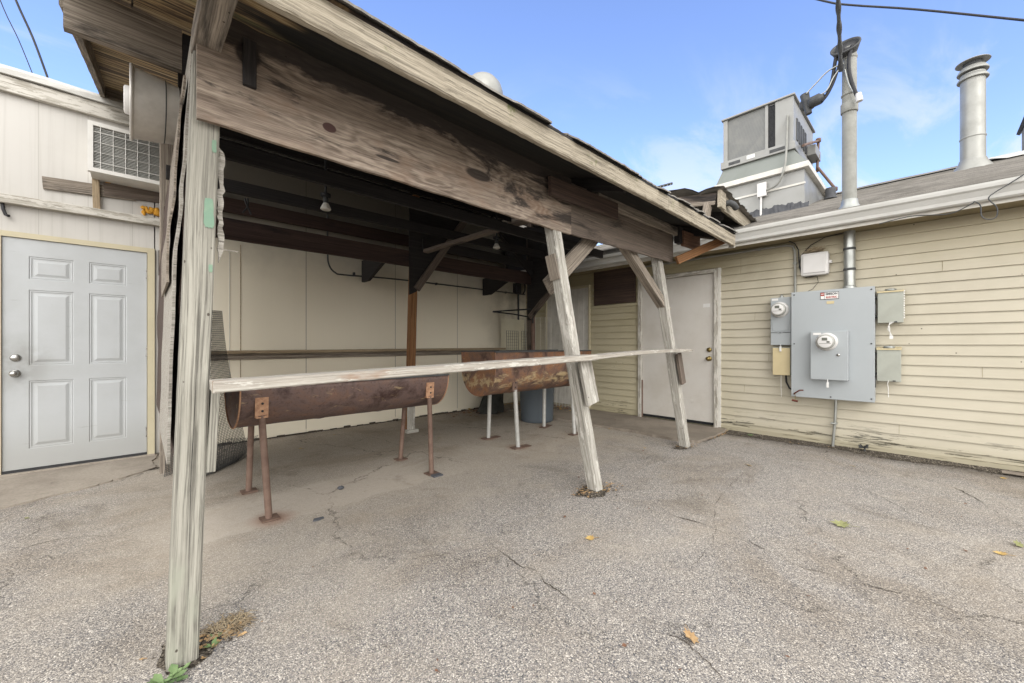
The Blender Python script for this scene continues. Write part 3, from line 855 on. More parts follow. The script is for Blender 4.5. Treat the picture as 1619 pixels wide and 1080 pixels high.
# steel door + frame
bd = bbox('door', XW - .012, XW + .04, 1.985, 3.033, .085, 2.105, M['steeldoor'], yb, .003)
MB().box(XW - .014, XW + .05, 1.98, 3.04, .05, .084).build('threshold', M['dark'], yb, origin=(XW, 2.5, .05))
knob(bd, (XW - .013, 2.05, .951), (-1, 0, 0), M['brass'], .028)
MB().lathe((XW - .013, 2.05, 1.071), (-1, 0, 0), [(0, .032), (.012, .031), (.02, .022), (.022, .001)], 20).build('deadbolt', M['brass'], bd, origin=(XW, 2.05, 1.07))
MB().box(XW - .0155, XW - .0125, 2.04, 2.13, 1.65, 1.70).build('tape_patch', M['stkw'], bd, origin=(XW, 2.1, 1.67))
for (y_, z_, r_) in ((2.62, 1.68, .018), (2.55, 1.28, .012), (2.28, .35, .03)):
    MB().lathe((XW - .0126, y_, z_), (-1, 0, 0), [(0, r_), (.0015, r_ * .6), (.002, .001)], 14).build('dent', M['steeldoor'], bd, origin=(XW, y_, z_))
for (a, b, c_, d) in ((1.935, 1.982, .03, 2.16), (3.036, 3.088, .03, 2.16)):
    beam('door_frame', (XW - .022, (a + b) / 2, c_), (XW - .022, (a + b) / 2, d), b - a, .05, M['oldtrim'], yb, up=(-1, 0, 0), rough=.001)
beam('door_frame', (XW - .022, 1.983, 2.134), (XW - .022, 3.035, 2.134), .05, .05, M['oldtrim'], yb, rough=.001)
MB().box(XW - .03, XW - .012, 3.02, 3.034, .0, .6).build('rusty_hinge_strip', M['rustleg'], yb, origin=(XW, 3.03, .3))
bd['label'] = 'flat dirty cream steel door'
# boarded window
beam('window_board', (XW - .022, 3.14, 2.09), (XW - .022, 3.905, 2.085), .014, .57, M['boardwin'], yb, rough=.002)
# smooth white door beside the corner
wd = bbox('side_door', XW - .014, XW + .02, 4.02, 4.965, .07, 2.125, M['whitetrim'], yb, .003)
gr_ = MB()
for i in range(1, 9): gr_.box(XW - .018, XW - .0145, 4.02 + i * .105, 4.02 + i * .105 + .006, .09, 2.1)
gr_.build('groove', M['whitetrim'], wd, origin=(XW, 4.5, 1))
for (a, b, c_, d) in ((3.985, 4.018, .05, 2.165), (4.967, 5.0, .05, 2.165)):
    beam('side_door_frame', (XW - .02, (a + b) / 2, c_), (XW - .02, (a + b) / 2, d), b - a, .04, M['cream'], yb, up=(-1, 0, 0), rough=.001)
beam('side_door_frame', (XW - .02, 4.0, 2.148), (XW - .02, 4.985, 2.148), .04, .036, M['cream'], yb, rough=.001)
# eaves: soffit, frieze, gutter, roof
MB().box(5.30, XW + .1, -8, 5.5, 2.362, 2.375).build('soffit', M['soffit'], yb, origin=(5.4, 0, 2.36))
MB().box(5.285, 5.30, -8, 5.5, 2.33, 2.52).build('fascia', M['whitetrim'], yb, origin=(5.3, 0, 2.4))
gp = [(0, 0), (-.05, 0), (-.062, .012), (-.066, .04), (-.085, .085), (-.10, .10), (-.104, .125), (-.104, .142), (-.092, .142), (-.092, .128), (-.09, .105), (-.055, .05), (-.05, .01), (-.01, .008), (-.004, .142), (0, .142)]
gt = MB(); rr = []
for i in range(101):
    y = -8 + 13.4 * i / 100; dz_ = .004 * mnoise.noise(Vector((y * .6, 0, 0))); dx_ = .004 * mnoise.noise(Vector((y * 1.4, 3, 0)))
    rr.append([(5.284 + a + dx_, y, 2.362 + b + dz_) for a, b in gp])
gt.rings(rr, True, False).build('gutter', M['gutter'], yb, origin=(5.28, 0, 2.36))
RS = .333
def rz(x): return 2.51 + RS * (x - 5.24)
rf = MB(); x = 5.215; row = 0
while x < 9.8:
    nseg = 60; rr = []
    for i in range(nseg + 1):
        y = -9 + 15.5 * i / nseg + (random.uniform(-.02, .02)); jit = random.uniform(-.004, .004)
        x1 = x + .15; z0 = rz(x) + .012 + jit * .6; z1 = rz(x1) + .002
        rr.append([(x + jit, y, z0 - .010), (x + jit, y, z0), (x1 + .02, y, z1)])
    rf.rings(rr, False, False, closed=False); x += .14; row += 1
rf.build('roof', M['shingle'], yb, origin=(5.2, 0, 2.5))
MB().add([(5.22, -9, 2.5), (9.85, -9, rz(9.85) - .005), (9.85, 6.5, rz(9.85) - .005), (5.22, 6.5, 2.5), (14.5, -9, 2.5), (14.5, 6.5, 2.5)],
         [(0, 1, 2, 3), (1, 4, 5, 2), (0, 4, 1), (3, 2, 5), (0, 3, 5, 4)]).build('roof_deck', M['shingle'], yb)
MB().box(XW + .21, 14, -8.5, 5.51, 0, 2.49).build('body', M['siding'], yb)
rc = MB(); rr = []
for i in range(41):
    y = -9 + 15.5 * i / 40
    rr.append([(9.62, y, rz(9.62) + .03), (9.8, y, rz(9.8) + .05 + random.uniform(-.006, .006)), (9.98, y, rz(9.62) + .03)])
rc.rings(rr, False, False, closed=False).build('ridge_cap', M['shingle'], yb)
a_ = P(1560, 262, x=9.55); 
MB().add([(9.2, -1.25, rz(9.2) + .03), (9.7, -1.25, rz(9.7) + .07), (9.7, -.62, rz(9.7) + .07), (9.2, -.80, rz(9.2) + .03)], [(0, 1, 2, 3)]).build('flashing', M['whitetrim'], yb)
# shingled gable turret poking above the ridge at the right edge
sg = empty('shingled_gable', (10.4, -1.3, 3.9), 'narrow grey shingled gable standing behind the roof ridge at the right edge', 'gable')
gy = P(1614, 200, x=11.8).y
MB().prism([(gy, 3.6), (gy, 5.1), (gy - .9, 6.2), (gy - 1.8, 5.1), (gy - 1.8, 3.6)], lambda p, s_: (10.2 + 1.5 * s_, p[0], p[1])).build('gable_wall', M['shingle'], sg)
beam('roof_slope', (10.95, gy + .03, 5.02), (10.95, gy - .95, 6.24), 1.8, .05, M['tar'], sg, up=(0, 1, 1))
beam('corner_board', (10.17, gy + .015, 3.85), (10.17, gy - .03, 4.5), .03, .03, M['shingle'], sg, up=(-1, 0, 0))

# ================================================================== TIMBER SHED
shed = empty('grill_shelter', (2.5, 3.2, 0), 'sagging open timber lean-to with charred plywood front sheltering two barrel grills', 'shelter')
def dz0(y): return 1.87 + .32 * y        # underside of the roof deck
# front posts
beam('post', (.128, 1.865, -.03), (.215, 1.965, 2.34), .0895, .0895, M['post'], shed, up=(0, -1, 0), rough=.0012, c=.006, seg=40,
     label='tall pale treated post with green paint patches, closest to the camera')
beam('post', (2.635, 1.80, -.03), (2.19, 1.93, 2.3), .089, .089, M['whitewood'], shed, up=(0, -1, 0), rough=.0025, c=.006, seg=34, bow=(.012, 0))
beam('post', (4.465, 1.87, -.03), (3.95, 1.985, 2.25), .089, .089, M['whitewood'], shed, up=(0, -1, 0), rough=.0025, c=.006, seg=34)
# rear posts
beam('post', (2.615, 4.68, -.02), (2.70, 4.68, 3.1), .089, .089, M['orangepost'], shed, up=(0, -1, 0), label='orange brown rear post in the middle of the shed')
beam('post', (4.92, 4.68, 0), (4.90, 4.68, 3.2), .089, .089, M['smoked'], shed, up=(0, -1, 0))
beam('post', (.22, 4.72, -.02), (.22, 4.72, 3.3), .089, .089, M['greywood'], shed, up=(0, -1, 0))
beam('post_cladding', (2.612, 4.628, .04), (2.612, 4.628, .40), .11, .012, M['whitewood'], shed, up=(0, -1, 0))
beam('post_foot', (2.54, 4.66, .02), (2.70, 4.66, .02), .14, .04, M['whitewood'], shed)
# dark crack down the near post: a thin dark strip along the split
ck = MB(); pp = []
for i in range(40):
    t = i / 39; z_ = .05 + 1.35 * t
    cx_ = .128 + (.087) * (z_ / 2.37) + .004 + .006 * mnoise.noise(Vector((z_ * 2.2, 1, 0))); cy_ = 1.865 + .1 * (z_ / 2.37) - .0452
    w_ = .0006 * math.sin(math.pi * t) * (.5 + abs(mnoise.noise(Vector((z_ * 6, 0, 3)))) * 1.6) + .0001
    pp.append(((cx_ - w_, cy_ - .0008, z_), (cx_ + w_, cy_ - .0008, z_)))
for i in range(36): ck.quad(pp[i][0], pp[i][1], pp[i + 1][1], pp[i + 1][0])
ck.build('crack', M['dark'], bpy.data.objects['post'])
for (zc, dxp, ww, hh) in ((1.64, .022, .030, .115), (1.905, .03, .014, .05), (1.43, .034, .012, .03)):
    cx_ = .128 + .087 * (zc / 2.37) + dxp; cy_ = 1.865 + .1 * (zc / 2.37) - .0455
    poly = [(math.cos(a) * ww * .5 * (1 + random.uniform(-.12, .12)) * (1.25 if abs(math.sin(2 * a)) > .6 else 1), math.sin(a) * hh * .5 * (1.2 if abs(math.sin(2 * a)) > .6 else 1) * (1 + random.uniform(-.06, .06))) for a in [i * math.pi / 10 for i in range(20)]]
    MB().prism(poly, lambda p, s_: (cx_ + p[0], cy_ - .0012 + .001 * s_ + .04 * p[1], zc + p[1])).build('paint_patch', M['greenpaint'], bpy.data.objects['post'])
# torn white veneer on the near post's right edge
tv = MB(); poly = ragged((0, 0), (.004, .46), 26, .006) + ragged((.022, .44), (.016, .05), 18, .005)
plate('torn_veneer', (.243, 1.915, 1.46), (1, .1, 0), (0, 0.04, 1), poly, .006, M['tornwood'], shed)
beam('splinter', (.25, 1.92, 1.515), (.305, 1.90, 1.51), .004, .004, M['tornwood'], shed)
# scab board carrying the rail
beam('scab_board', (.212, 1.90, .66), (.232, 1.92, .985), .03, .089, M['post'], shed, up=(0, -1, 0))
beam('scab_board', (2.497, 1.738, .70), (2.415, 1.755, 1.035), .135, .03, M['whitewood'], shed, up=(0, -1, 0), ragged=.004)
beam('scab_board', (4.29, 1.82, .72), (4.215, 1.84, 1.045), .09, .03, M['smoked'], shed, up=(0, -1, 0))
beam('scab_board', (2.262, 1.90, 1.62), (2.225, 1.92, 1.80), .025, .09, M['greywood'], shed, up=(0, -1, 0))
# counter rail along the front
rl0, rl1, rl2 = Vector((.205, 1.762, .992)), Vector((2.42, 1.70, 1.048)), Vector((4.32, 1.79, 1.078))
beam('rail', rl0, rl1, .125, .040, M['rail'], shed, rough=.002, c=.005, seg=70, ragged=.004)
beam('rail', rl1 + Vector((.002, 0, 0)), rl2, .12, .030, M['rail'], shed, rough=.003, c=.005, seg=60, ragged=.02, bow=(0, .012))
# plywood header boards
def header(name, x0, x1, yf, zb0, zb1, zt0, zt1, th, mat, amp=.004, label=None):
    n = 44
    poly = [(0, 0)]
    bot = [(i / n * (x1 - x0), (zb1 - zb0) * i / n + .004 * math.sin(i * .9) * amp / .004 * .5) for i in range(n + 1)]
    top = [(x1 - x0 - i / n * (x1 - x0), (zt1 + (zt0 - zt1) * i / n) - zb0 + random.uniform(-amp, amp)) for i in range(n + 1)]
    o = plate(name, (x0, yf, zb0), (1, 0, 0), (0, 0, 1), bot + top, th, mat, shed, label)
    return o
header('header_board', .172, 2.40, 1.872, 1.978, 1.972, 2.405, 2.39, .019, M['header'])
header('header_board', 2.33, 4.19, 1.894, 1.985, 2.02, 2.38, 2.40, .019, M['smoked'], label='darker smoke stained plywood header at the right')
beam('header_beam', (.28, 1.98, 2.16), (4.15, 1.98, 2.20), .04, .18, M['sooty'], shed)
beam('short_board', (2.08, 1.80, 2.235), (2.98, 1.83, 2.275), .03, .13, M['boardwin'], shed, bow=(0, .0))
beam('eave_board', (2.7, 1.835, 2.315), (4.22, 1.84, 2.335), .035, .085, M['greywood'], shed, rough=.003)
beam('end_block', (4.16, 1.83, 2.30), (4.25, 1.83, 2.30), .06, .17, M['sooty'], shed)
beam('purlin', (4.22, 1.80, 2.27), (4.66, 1.80, 2.29), .035, .16, M['brown'], shed, label='reddish brown board in the right overhang')
# fascia board along the front eave
beam('eave_fascia', (-.25, 1.45, 2.283), (3.1, 1.45, 2.283), .036, .125, M['fascia'], shed, rough=.004, c=.006, seg=90, ragged=.004)
beam('eave_fascia', (3.104, 1.45, 2.278), (4.70, 1.45, 2.262), .036, .120, M['fascia'], shed, rough=.004, c=.006, seg=60, ragged=.004)
beam('fascia_end', (4.712, 1.47, 2.19), (4.712, 1.47, 2.35), .06, .02, M['whitewood'], shed, up=(1, 0, 0))
# deck (plywood seen from below)
def deck(name, x0, x1, y0, y1, mat, zo=0, th=.015):
    m = MB(); n = 24
    left = [(x0 + random.uniform(-.004, .004), y0 + (y1 - y0) * i / n) for i in range(n + 1)]
    right = [(x1, y1 - (y1 - y0) * i / n) for i in range(n + 1)]
    m.prism(left + right, lambda p, s_: (p[0], p[1], dz0(p[1]) + zo + th * s_))
    return m.build(name, mat, shed)
deck('roof_deck', .0, 2.44, 1.43, 2.66, M['deck'])
deck('roof_deck', 2.444, 4.70, 1.43, 2.66, M['deck'])
deck('roof_deck', -.22, 2.44, 2.664, 3.9, M['deck'])
deck('roof_deck', -.22, 2.44, 3.904, 5.62, M['deck'])
deck('roof_deck', 2.444, 4.70, 2.664, 5.62, M['deck'])
deck('roof_deck', -.22, -.004, 2.30, 2.662, M['deck'], zo=.004)
# ragged shingles on top
sh = MB()
for lay in range(5):
    n = 230; rr = []
    for i in range(n + 1):
        x = -.26 + 5.0 * i / n
        if i == 0 or random.random() < .16: tab = random.choice((0, 0, .012, -.010, .02, .035)); tz = random.uniform(-.002, .006)
        yf = 1.405 + lay * .13 + tab + random.uniform(-.003, .003) + .02 * mnoise.noise(Vector((x * 3, lay * 5, 0)))
        zt = dz0(yf) + .020 + lay * .003 + .006 * mnoise.noise(Vector((x * 5, lay, 2))) + tz + random.uniform(-.0012, .0015)
        rr.append([(x, yf, zt - .006), (x, yf, zt + .004), (x, yf + .3, dz0(yf + .3) + .026 + lay * .002)])
    sh.rings(rr, False, False, closed=False)
sh.add([(-.26, 1.46, dz0(1.46) + .016), (4.74, 1.46, dz0(1.46) + .016), (4.74, 5.7, dz0(5.7) + .03), (-.26, 5.7, dz0(5.7) + .03)], [(0, 1, 2, 3)])
sh.build('roof_covering', M['shingle'], shed)
# rake boards
beam('rake_board', (-.205, 2.50, dz0(2.5) - .055), (-.205, 5.50, dz0(5.5) - .05), .035, .11, M['greywood'], shed, seg=40, rough=.003)
beam('rake_board', (4.69, 1.5, dz0(1.5) - .04), (4.69, 5.4, dz0(5.4) - .04), .03, .09, M['smoked'], shed)
# purlins
beam('purlin', (-.205, 2.46, 2.535), (.17, 2.46, 2.535), .04, .19, M['greywood'], shed, label='light purlin end poking out of the left gable')
beam('purlin', (.172, 2.46, 2.53), (4.65, 2.46, 2.53), .04, .18, M['sooty'], shed)
beam('purlin', (.2, 3.15, 2.76), (4.65, 3.15, 2.76), .04, .14, M['sooty'], shed)
beam('purlin', (.2, 4.0, 3.02), (4.65, 4.0, 3.02), .04, .14, M['sooty'], shed)
beam('purlin', (.2, 4.9, 3.30), (4.65, 4.9, 3.30), .04, .14, M['sooty'], shed)
beam('rafter', (.205, 1.95, 2.30), (.20, 1.49, 2.275), .085, .085, M['greywood'], shed, rough=.002, label='grey outrigger over the near post')
beam('rafter', (.32, 2.4, dz0(2.4) - .06), (.30, 1.93, dz0(1.93) - .20), .04, .14, M['sooty'], shed)
beam('rafter', (2.65, 1.55, dz0(1.55) - .05), (2.65, 5.4, dz0(5.4) - .05), .04, .09, M['sooty'], shed)
beam('rafter', (4.5, 1.55, dz0(1.55) - .05), (4.5, 5.4, dz0(5.4) - .05), .04, .09, M['sooty'], shed)
beam('block', (.245, 1.90, 2.205), (.335, 1.90, 2.18), .05, .06, M['post'], shed)
beam('block', (.335, 1.852, 2.16), (.335, 1.852, 2.34), .045, .02, M['sooty'], shed, up=(0, -1, 0))
# rear beams
beam('tie_beam', (.2, 4.63, 2.25), (4.95, 4.63, 2.25), .045, .20, M['redbeam'], shed, seg=50)
beam('tie_beam', (2.75, 4.58, 2.47), (4.9, 4.58, 2.47), .04, .13, M['sooty'], shed)
beam('tie_beam', (.2, 4.33, 2.56), (4.95, 4.33, 2.60), .05, .11, M['sooty'], shed)
beam('ledger', (.2, 5.47, 2.72), (4.95, 5.47, 2.72), .05, .16, M['redbeam'], shed)
beam('blocking', (-.2, 5.50, 3.565), (4.7, 5.50, 3.565), .04, .15, M['greywood'], shed)
beam('ledger', (.2, 5.47, 3.35), (4.95, 5.47, 3.35), .05, .18, M['sooty'], shed)
beam('tie_beam', (.3, 3.05, 2.36), (4.6, 3.05, 2.36), .04, .10, M['sooty'], shed)
for xb in (2.35, 4.55):
    plate('bracket', (xb, 5.3, 2.02), (0, 1, 0), (0, 0, 1), [(0, .0), (.2, -.0), (.2, .3), (-.5, .3), (-.5, .2)], .04, M['sooty'], shed)
# braces and gussets
plate('gusset', (2.57, 4.60, 1.78), (1, 0, 0), (0, 0, 1), [(0, 0), (.10, .05), (.38, .50), (.92, 1.25), (.0, 1.25)], .02, M['sooty'], shed)
beam('brace', (2.66, 4.57, 1.86), (3.5, 4.57, 3.0), .035, .09, M['smoked'], shed)
beam('brace', (2.75, 4.5, 2.35), (3.25, 2.6, 2.55), .09, .04, M['smoked'], shed)
plate('gusset', (4.86, 4.70, 1.55), (0, -1, 0), (0, 0, 1), [(0, 0), (.08, 0), (1.25, 1.05), (1.25, 1.2), (0, 1.6)], .02, M['sooty'], shed)
beam('brace', (4.83, 4.62, 1.60), (4.83, 3.45, 2.62), .04, .09, M['smoked'], shed)
beam('brace', (3.9, 4.55, 3.05), (4.82, 4.55, 2.30), .04, .09, M['sooty'], shed)
beam('brace', (2.30, 2.01, 1.58), (2.93, 2.01, 2.10), .035, .135, M['greywood'], shed, label='grey brown diagonal brace behind the middle front post')
beam('brace', (3.34, 1.98, 2.09), (4.19, 1.96, 1.50), .085, .085, M['greywood'], shed, rough=.002)
beam('brace', (4.135, 1.82, 2.025), (4.70, 1.52, 2.30), .035, .085, M['orangepost'], shed, rough=.002, label='reddish diagonal brace out to the eave corner')
# delaminated plywood cladding on the left end, seen edge on
def clad(name, pts, y0, y1, th, mat, seedv):
    """pts: list of (z, x offset as ratio of y) describing a bowed sheet"""
    m = MB(); rr = []
    n = 40
    for i in range(n + 1):
        t = i / n; z = pts[0][0] + (pts[-1][0] - pts[0][0]) * t
        for j in range(len(pts) - 1):
            if pts[j][0] <= z <= pts[j + 1][0] + 1e-6:
                q = (z - pts[j][0]) / (pts[j + 1][0] - pts[j][0]); q = q * q * (3 - 2 * q); x = pts[j][1] * (1 - q) + pts[j + 1][1] * q; break
        x += .006 * mnoise.noise(Vector((z * 4, seedv, 0)))
        e = .05 * mnoise.noise(Vector((z * 5, seedv, 4))) + random.uniform(-.008, .008)
        rr.append([(x, y0 + e, z), (x + th, y0 + e, z), (x + th + .012, y1, z), (x + .012, y1, z)])
    m.rings(rr, True, False).build(name, mat, shed)
clad('cladding_sheet', [(.66, .097), (.9, .105), (1.45, .118), (1.75, .140), (1.95, .155), (2.42, .178)], 2.1, 3.0, .010, M['tornwood'], 1)
clad('cladding_sheet', [(.62, .14), (1.0, .145), (1.3, .142), (1.6, .152), (2.38, .188)], 2.14, 4.6, .010, M['boardwin'], 5)
clad('cladding_sheet', [(1.40, .100), (1.58, .104), (1.8, .125), (2.08, .138), (2.3, .16)], 2.18, 2.9, .008, M['greywood'], 9)
clad('cladding_sheet', [(1.15, .165), (1.3, .165), (1.5, .162)], 2.2, 2.5, .03, M['greywood'], 12)
# upper, ragged rear slope of roof over the corner
r2 = bpy.data.objects.new('corner_roof', None); COL.objects.link(r2); r2.parent = shed; r2.matrix_basis = Matrix.Translation(Vector((5.2, 2.5, 2.8)) - Vector((2.5, 3.2, 0)))
def c2(x, y): return 2.905 + .165 * (y - 1.65) - .085 * (x - 4.85)
beam('barge_board', (4.87, 1.68, c2(4.87, 1.68) - .085), (4.87, 5.3, c2(4.87, 5.3) - .085), .035, .12, M['smoked'], r2, seg=40)
beam('barge_lip', (4.845, 1.69, c2(4.87, 1.69) - .14), (4.845, 5.3, c2(4.87, 5.3) - .14), .02, .045, M['greywood'], r2)
beam('corner_fascia', (4.835, 1.64, c2(4.85, 1.65) - .095), (4.99, 1.64, c2(4.95, 1.65) - .095), .04, .20, M['fascia'], r2, rough=.003, ragged=.003)
beam('corner_fascia', (5.0, 1.66, c2(5.0, 1.65) - .09), (6.02, 1.66, c2(6.02, 1.65) - .07), .035, .19, M['fascia'], r2, rough=.005, ragged=.03, taper=.7)
beam('stub_post', (4.74, 1.80, 2.40), (4.83, 1.76, c2(4.8, 1.75) - .17), .13, .05, M['greywood'], r2, up=(0, -1, 0), rough=.003)
rt = MB(); n1, n2 = 40, 46
for side in (0, 1):
    pts_ = []
    for i in range(n1 + 1):
        for j in range(n2 + 1):
            x = 4.80 + 1.5 * i / n1; y = 1.60 + 3.9 * j / n2
            hgt = c2(x, y) + (0.012 + .018 * side)
            hgt += .022 * math.exp(-((y - 2.05) / .12) ** 2) * math.exp(-((x - 4.8) / .5) ** 2) - .055 * math.exp(-((y - 1.85) / .08) ** 2) * math.exp(-((x - 4.8) / .4) ** 2)
            hgt += .018 * mnoise.noise(Vector((x * 3, y * 4, 0)))
            if i in (0, n1): x += random.uniform(-.015, .015)
            if j == 0: y += random.uniform(-.025, .01)
            pts_.append((x, y, hgt))
    fs_ = [(i * (n2 + 1) + j, (i + 1) * (n2 + 1) + j, (i + 1) * (n2 + 1) + j + 1, i * (n2 + 1) + j + 1) for i in range(n1) for j in range(n2)]
    rt.add(pts_, fs_)
rt.build('roof_covering', M['shingle'], r2)
MB().tube([(5.05, 1.66, 2.80), (5.05, 1.60, 2.80), (5.09, 1.57, 2.78), (5.16, 1.565, 2.755)], .035, 12).build('pipe_stub', M['darkgrey'], r2)
MB().box(4.9, 6.2, 5.25, 5.3, 2.4, 3.3).build('back_board', M['sooty'], r2)
beam('end_rafter', (5.3, 1.75, 2.74), (5.3, 5.2, 3.28), .04, .1, M['sooty'], r2)

# ================================================================== BARREL GRILLS
def grill(name, loc, L, r, depth_up, body_mat, leg_mat, legs, label, leg_r, brmat, zc, foot_plate):
    t = empty(name, loc, label, 'grill', 'half barrel charcoal grills under the shelter')
    ox, oy, _ = loc
    x0, x1 = ox - L / 2, ox + L / 2
    n = 28
    arc = [(math.cos(math.pi + math.pi * i / n), math.sin(math.pi + math.pi * i / n)) for i in range(n + 1)]
    def prof(rr_):
        p = [(oy + a * rr_, zc + b * rr_) for a, b in arc]
        if depth_up: p = [(oy - rr_, zc + depth_up)] + p + [(oy + rr_, zc + depth_up)]
        return p
    m = MB(); rr = []; nx = 40; outer = prof(r); inner = prof(r - .004)[::-1]
    for i in range(nx + 1):
        x = x0 + L * i / nx
        rib = .005 * (math.exp(-((x - x0 - L * .35) / .012) ** 2) + math.exp(-((x - x0 - L * .65) / .012) ** 2)) if not depth_up else 0
        ring = []
        for (y, z) in outer:
            dr_ = 1 + (rib + .0018 * mnoise.noise(Vector((x * 7, y * 9, z * 9)))) / r
            ring.append((x, oy + (y - oy) * dr_, zc + (z - zc) * dr_ if z < zc else z))
        ring += [(x, y, z) for y, z in inner]
        rr.append(ring)
    m.rings(rr, True, True)
    m.build('barrel', body_mat, t, origin=(ox, oy, zc))
    for xe, sg_ in ((x0, -1), (x1, 1)):
        e = MB(); pts = prof(r - .001)
        e.prism([(p[0], p[1]) for p in pts], lambda p, s_: (xe + sg_ * (.002 + .006 * s_) - sg_ * .012, p[0], p[1]))
        e.build('end_plate', body_mat, t, origin=(xe, oy, zc))
        rm = MB().tube([(xe - sg_ * .002, y, z) for y, z in prof(r + .001)], .0055, 6)
        rm.build('rim', body_mat if depth_up else M['primer'], t, origin=(xe, oy, zc))
    # cooking grate inside
    gr = MB(); zg = zc + (depth_up or 0) - .05
    rg = r - .03 if depth_up else math.sqrt(max(.01, r * r - .05 * .05)) - .02
    x = x0 + .03
    while x < x1 - .03:
        gr.tube([(x, oy - rg, zg), (x, oy + rg, zg)], .003, 5); x += .02
    for yy in (oy - rg * .7, oy, oy + rg * .7): gr.tube([(x0 + .03, yy, zg - .006), (x1 - .03, yy, zg - .006)], .005, 5)
    gr.build('grate', M['blackmesh'], t, origin=(ox, oy, zg))
    tr = MB()
    for yy in (oy - r + .002, oy + r - .002):
        tr.box(x0, x1, yy - .012, yy + .012, zc + (depth_up or 0) - .002, zc + (depth_up or 0) + .012)
    tr.build('edge_rail', M['blackmesh'] if not depth_up else M['darkgrey'], t, origin=(ox, oy, zc))
    for (fx, fy, tx, ty, tz) in legs:
        l = MB().tube([(fx, fy, 0.0), (fx + (tx - fx) * .5, fy + (ty - fy) * .5, tz * .5), (tx, ty, tz)], leg_r, 14)
        lo = l.build('leg', leg_mat, t, origin=(fx, fy, 0))
        sy = -1 if ty < oy else 1
        dz_ = tz - zc; yo = math.sqrt(max(0, r * r - min(dz_ + .06, 0) ** 2))
        br = MB(); hh = .12
        br.add([(tx - .038, oy + sy * (yo + .004), tz - .012), (tx + .038, oy + sy * (yo + .004), tz - .012), (tx + .038, oy + sy * (yo + .012), tz + hh), (tx - .038, oy + sy * (yo + .012), tz + hh),
                (tx - .038, oy + sy * (yo + .014), tz - .012), (tx + .038, oy + sy * (yo + .014), tz - .012), (tx + .038, oy + sy * (yo + .022), tz + hh), (tx - .038, oy + sy * (yo + .022), tz + hh)],
               [(0, 1, 2, 3), (4, 5, 6, 7), (0, 1, 5, 4), (2, 3, 7, 6), (1, 2, 6, 5), (0, 3, 7, 4)])
        br.box(tx - .034, tx + .034, min(ty, oy + sy * yo) - .02, max(ty, oy + sy * yo) + .02, tz - .014, tz - .004)
        bo = br.build('bracket', brmat, t, origin=(tx, ty, tz))
        for bz_ in (.03, .08):
            MB().lathe((tx + .003, oy + sy * (yo + .0185 + bz_ * .06), tz + bz_), (0, sy, 0), [(0, .008), (.006, .007), (.007, .001)], 8).build('bolt', M['black'], bo)
        if foot_plate:
            a = random.uniform(-.3, .3); fp = MB()
            fp.box(-.11, .13, -.045, .045, .0045, .011)
            fp.build('foot_plate', M['primer'] if foot_plate == 1 else M['rustleg'], lo, Matrix.Translation((fx + .02, fy - .01, 0)) @ Matrix.Rotation(a, 4, 'Z'))
        else:
            MB().box(fx - .05, fx + .055, fy - .05, fy + .05, .004, .012).build('foot_plate', M['rustleg'], lo)
    return t
grill('barrel_grill', (1.28, 3.29, 0), 1.58, .295, 0, M['rust1'], M['rustleg'],
      [(.645, 2.97, .612, 3.015, .675), (.65, 3.63, .66, 3.56, .68), (1.905, 3.02, 1.88, 3.015, .69), (1.92, 3.61, 1.95, 3.56, .69)],
      'long dark rusty half barrel grill on rusty pipe legs beside the near post', .021, M['primer'], .865, 0)
grill('barrel_grill', (3.58, 3.40, 0), 1.70, .29, .19, M['rust2'], M['silverleg'],
      [(3.085, 3.13, 3.055, 3.15, .64), (3.13, 3.69, 3.13, 3.66, .64), (4.06, 3.10, 4.06, 3.14, .64), (4.12, 3.67, 4.12, 3.66, .64)],
      'taller half barrel grill with flaking orange and cream paint on silver legs', .024, M['rustleg'], .868, 2)

# ================================================================== ELECTRICAL GEAR on the yellow wall
XF = XW - .024
cab = empty('electrical_cabinet', (XF, .73, .545), 'large flat grey electrical cabinet with a meter box mounted on its front', 'electrical cabinet')
bx = bbox('cabinet_box', 5.515, XF, .378, 1.085, .55, 1.735, M['greybox'], cab, .006)
bbox('cabinet_door', 5.50, 5.513, .374, 1.089, .545, 1.742, M['greybox'], cab, .004)
inn = bbox('meter_box', 5.415, 5.499, .575, .895, .76, 1.285, M['greybox'], cab, .005)
def meter(parent, x, y, z, r=.078):
    m = MB().lathe((x, y, z), (-1, 0, 0), [(0, r * 1.22), (.012, r * 1.2), (.016, r * 1.08), (.03, r * 1.06), (.034, r)], 32)
    o = m.build('meter', M['whitebox'], parent, origin=(x, y, z))
    MB().lathe((x - .034, y, z), (-1, 0, 0), [(0, r * .99), (.05, r * .97), (.062, r * .93), (.066, r * .85), (.0665, .001)], 32).build('glass_cover', M['glass'], o, origin=(x - .05, y, z))
    MB().lathe((x - .1004, y, z), (-1, 0, 0), [(0, r * .80), (.0006, r * .78), (.0008, .001)], 28).build('dial_face', M['whitebox'], o, origin=(x - .1, y, z))
    MB().box(x - .103, x - .1007, y - .018, y + .028, z + .012, z + .042).build('display', M['meterface'], o, origin=(x - .1, y, z))
    MB().box(x - .1025, x - .1007, y - .038, y - .012, z - .012, z + .006).build('dial_plate', M['meterface'], o, origin=(x - .1, y, z))
    MB().box(x - .102, x - .1007, y - .05, y + .052, z - .022, z - .018).build('dial_mark', M['meterface'], o, origin=(x - .1, y, z))
    return o
meter(inn, 5.414, .752, 1.172, .079)
MB().lathe((5.414, .655, 1.03), (-1, 0, 0), [(0, .016), (.006, .014), (.008, .001)], 12).build('latch', M['nickel'], inn)
MB().box(5.413, 5.4145, .80, .87, 1.245, 1.27).build('label_plate', M['stkw'], inn)
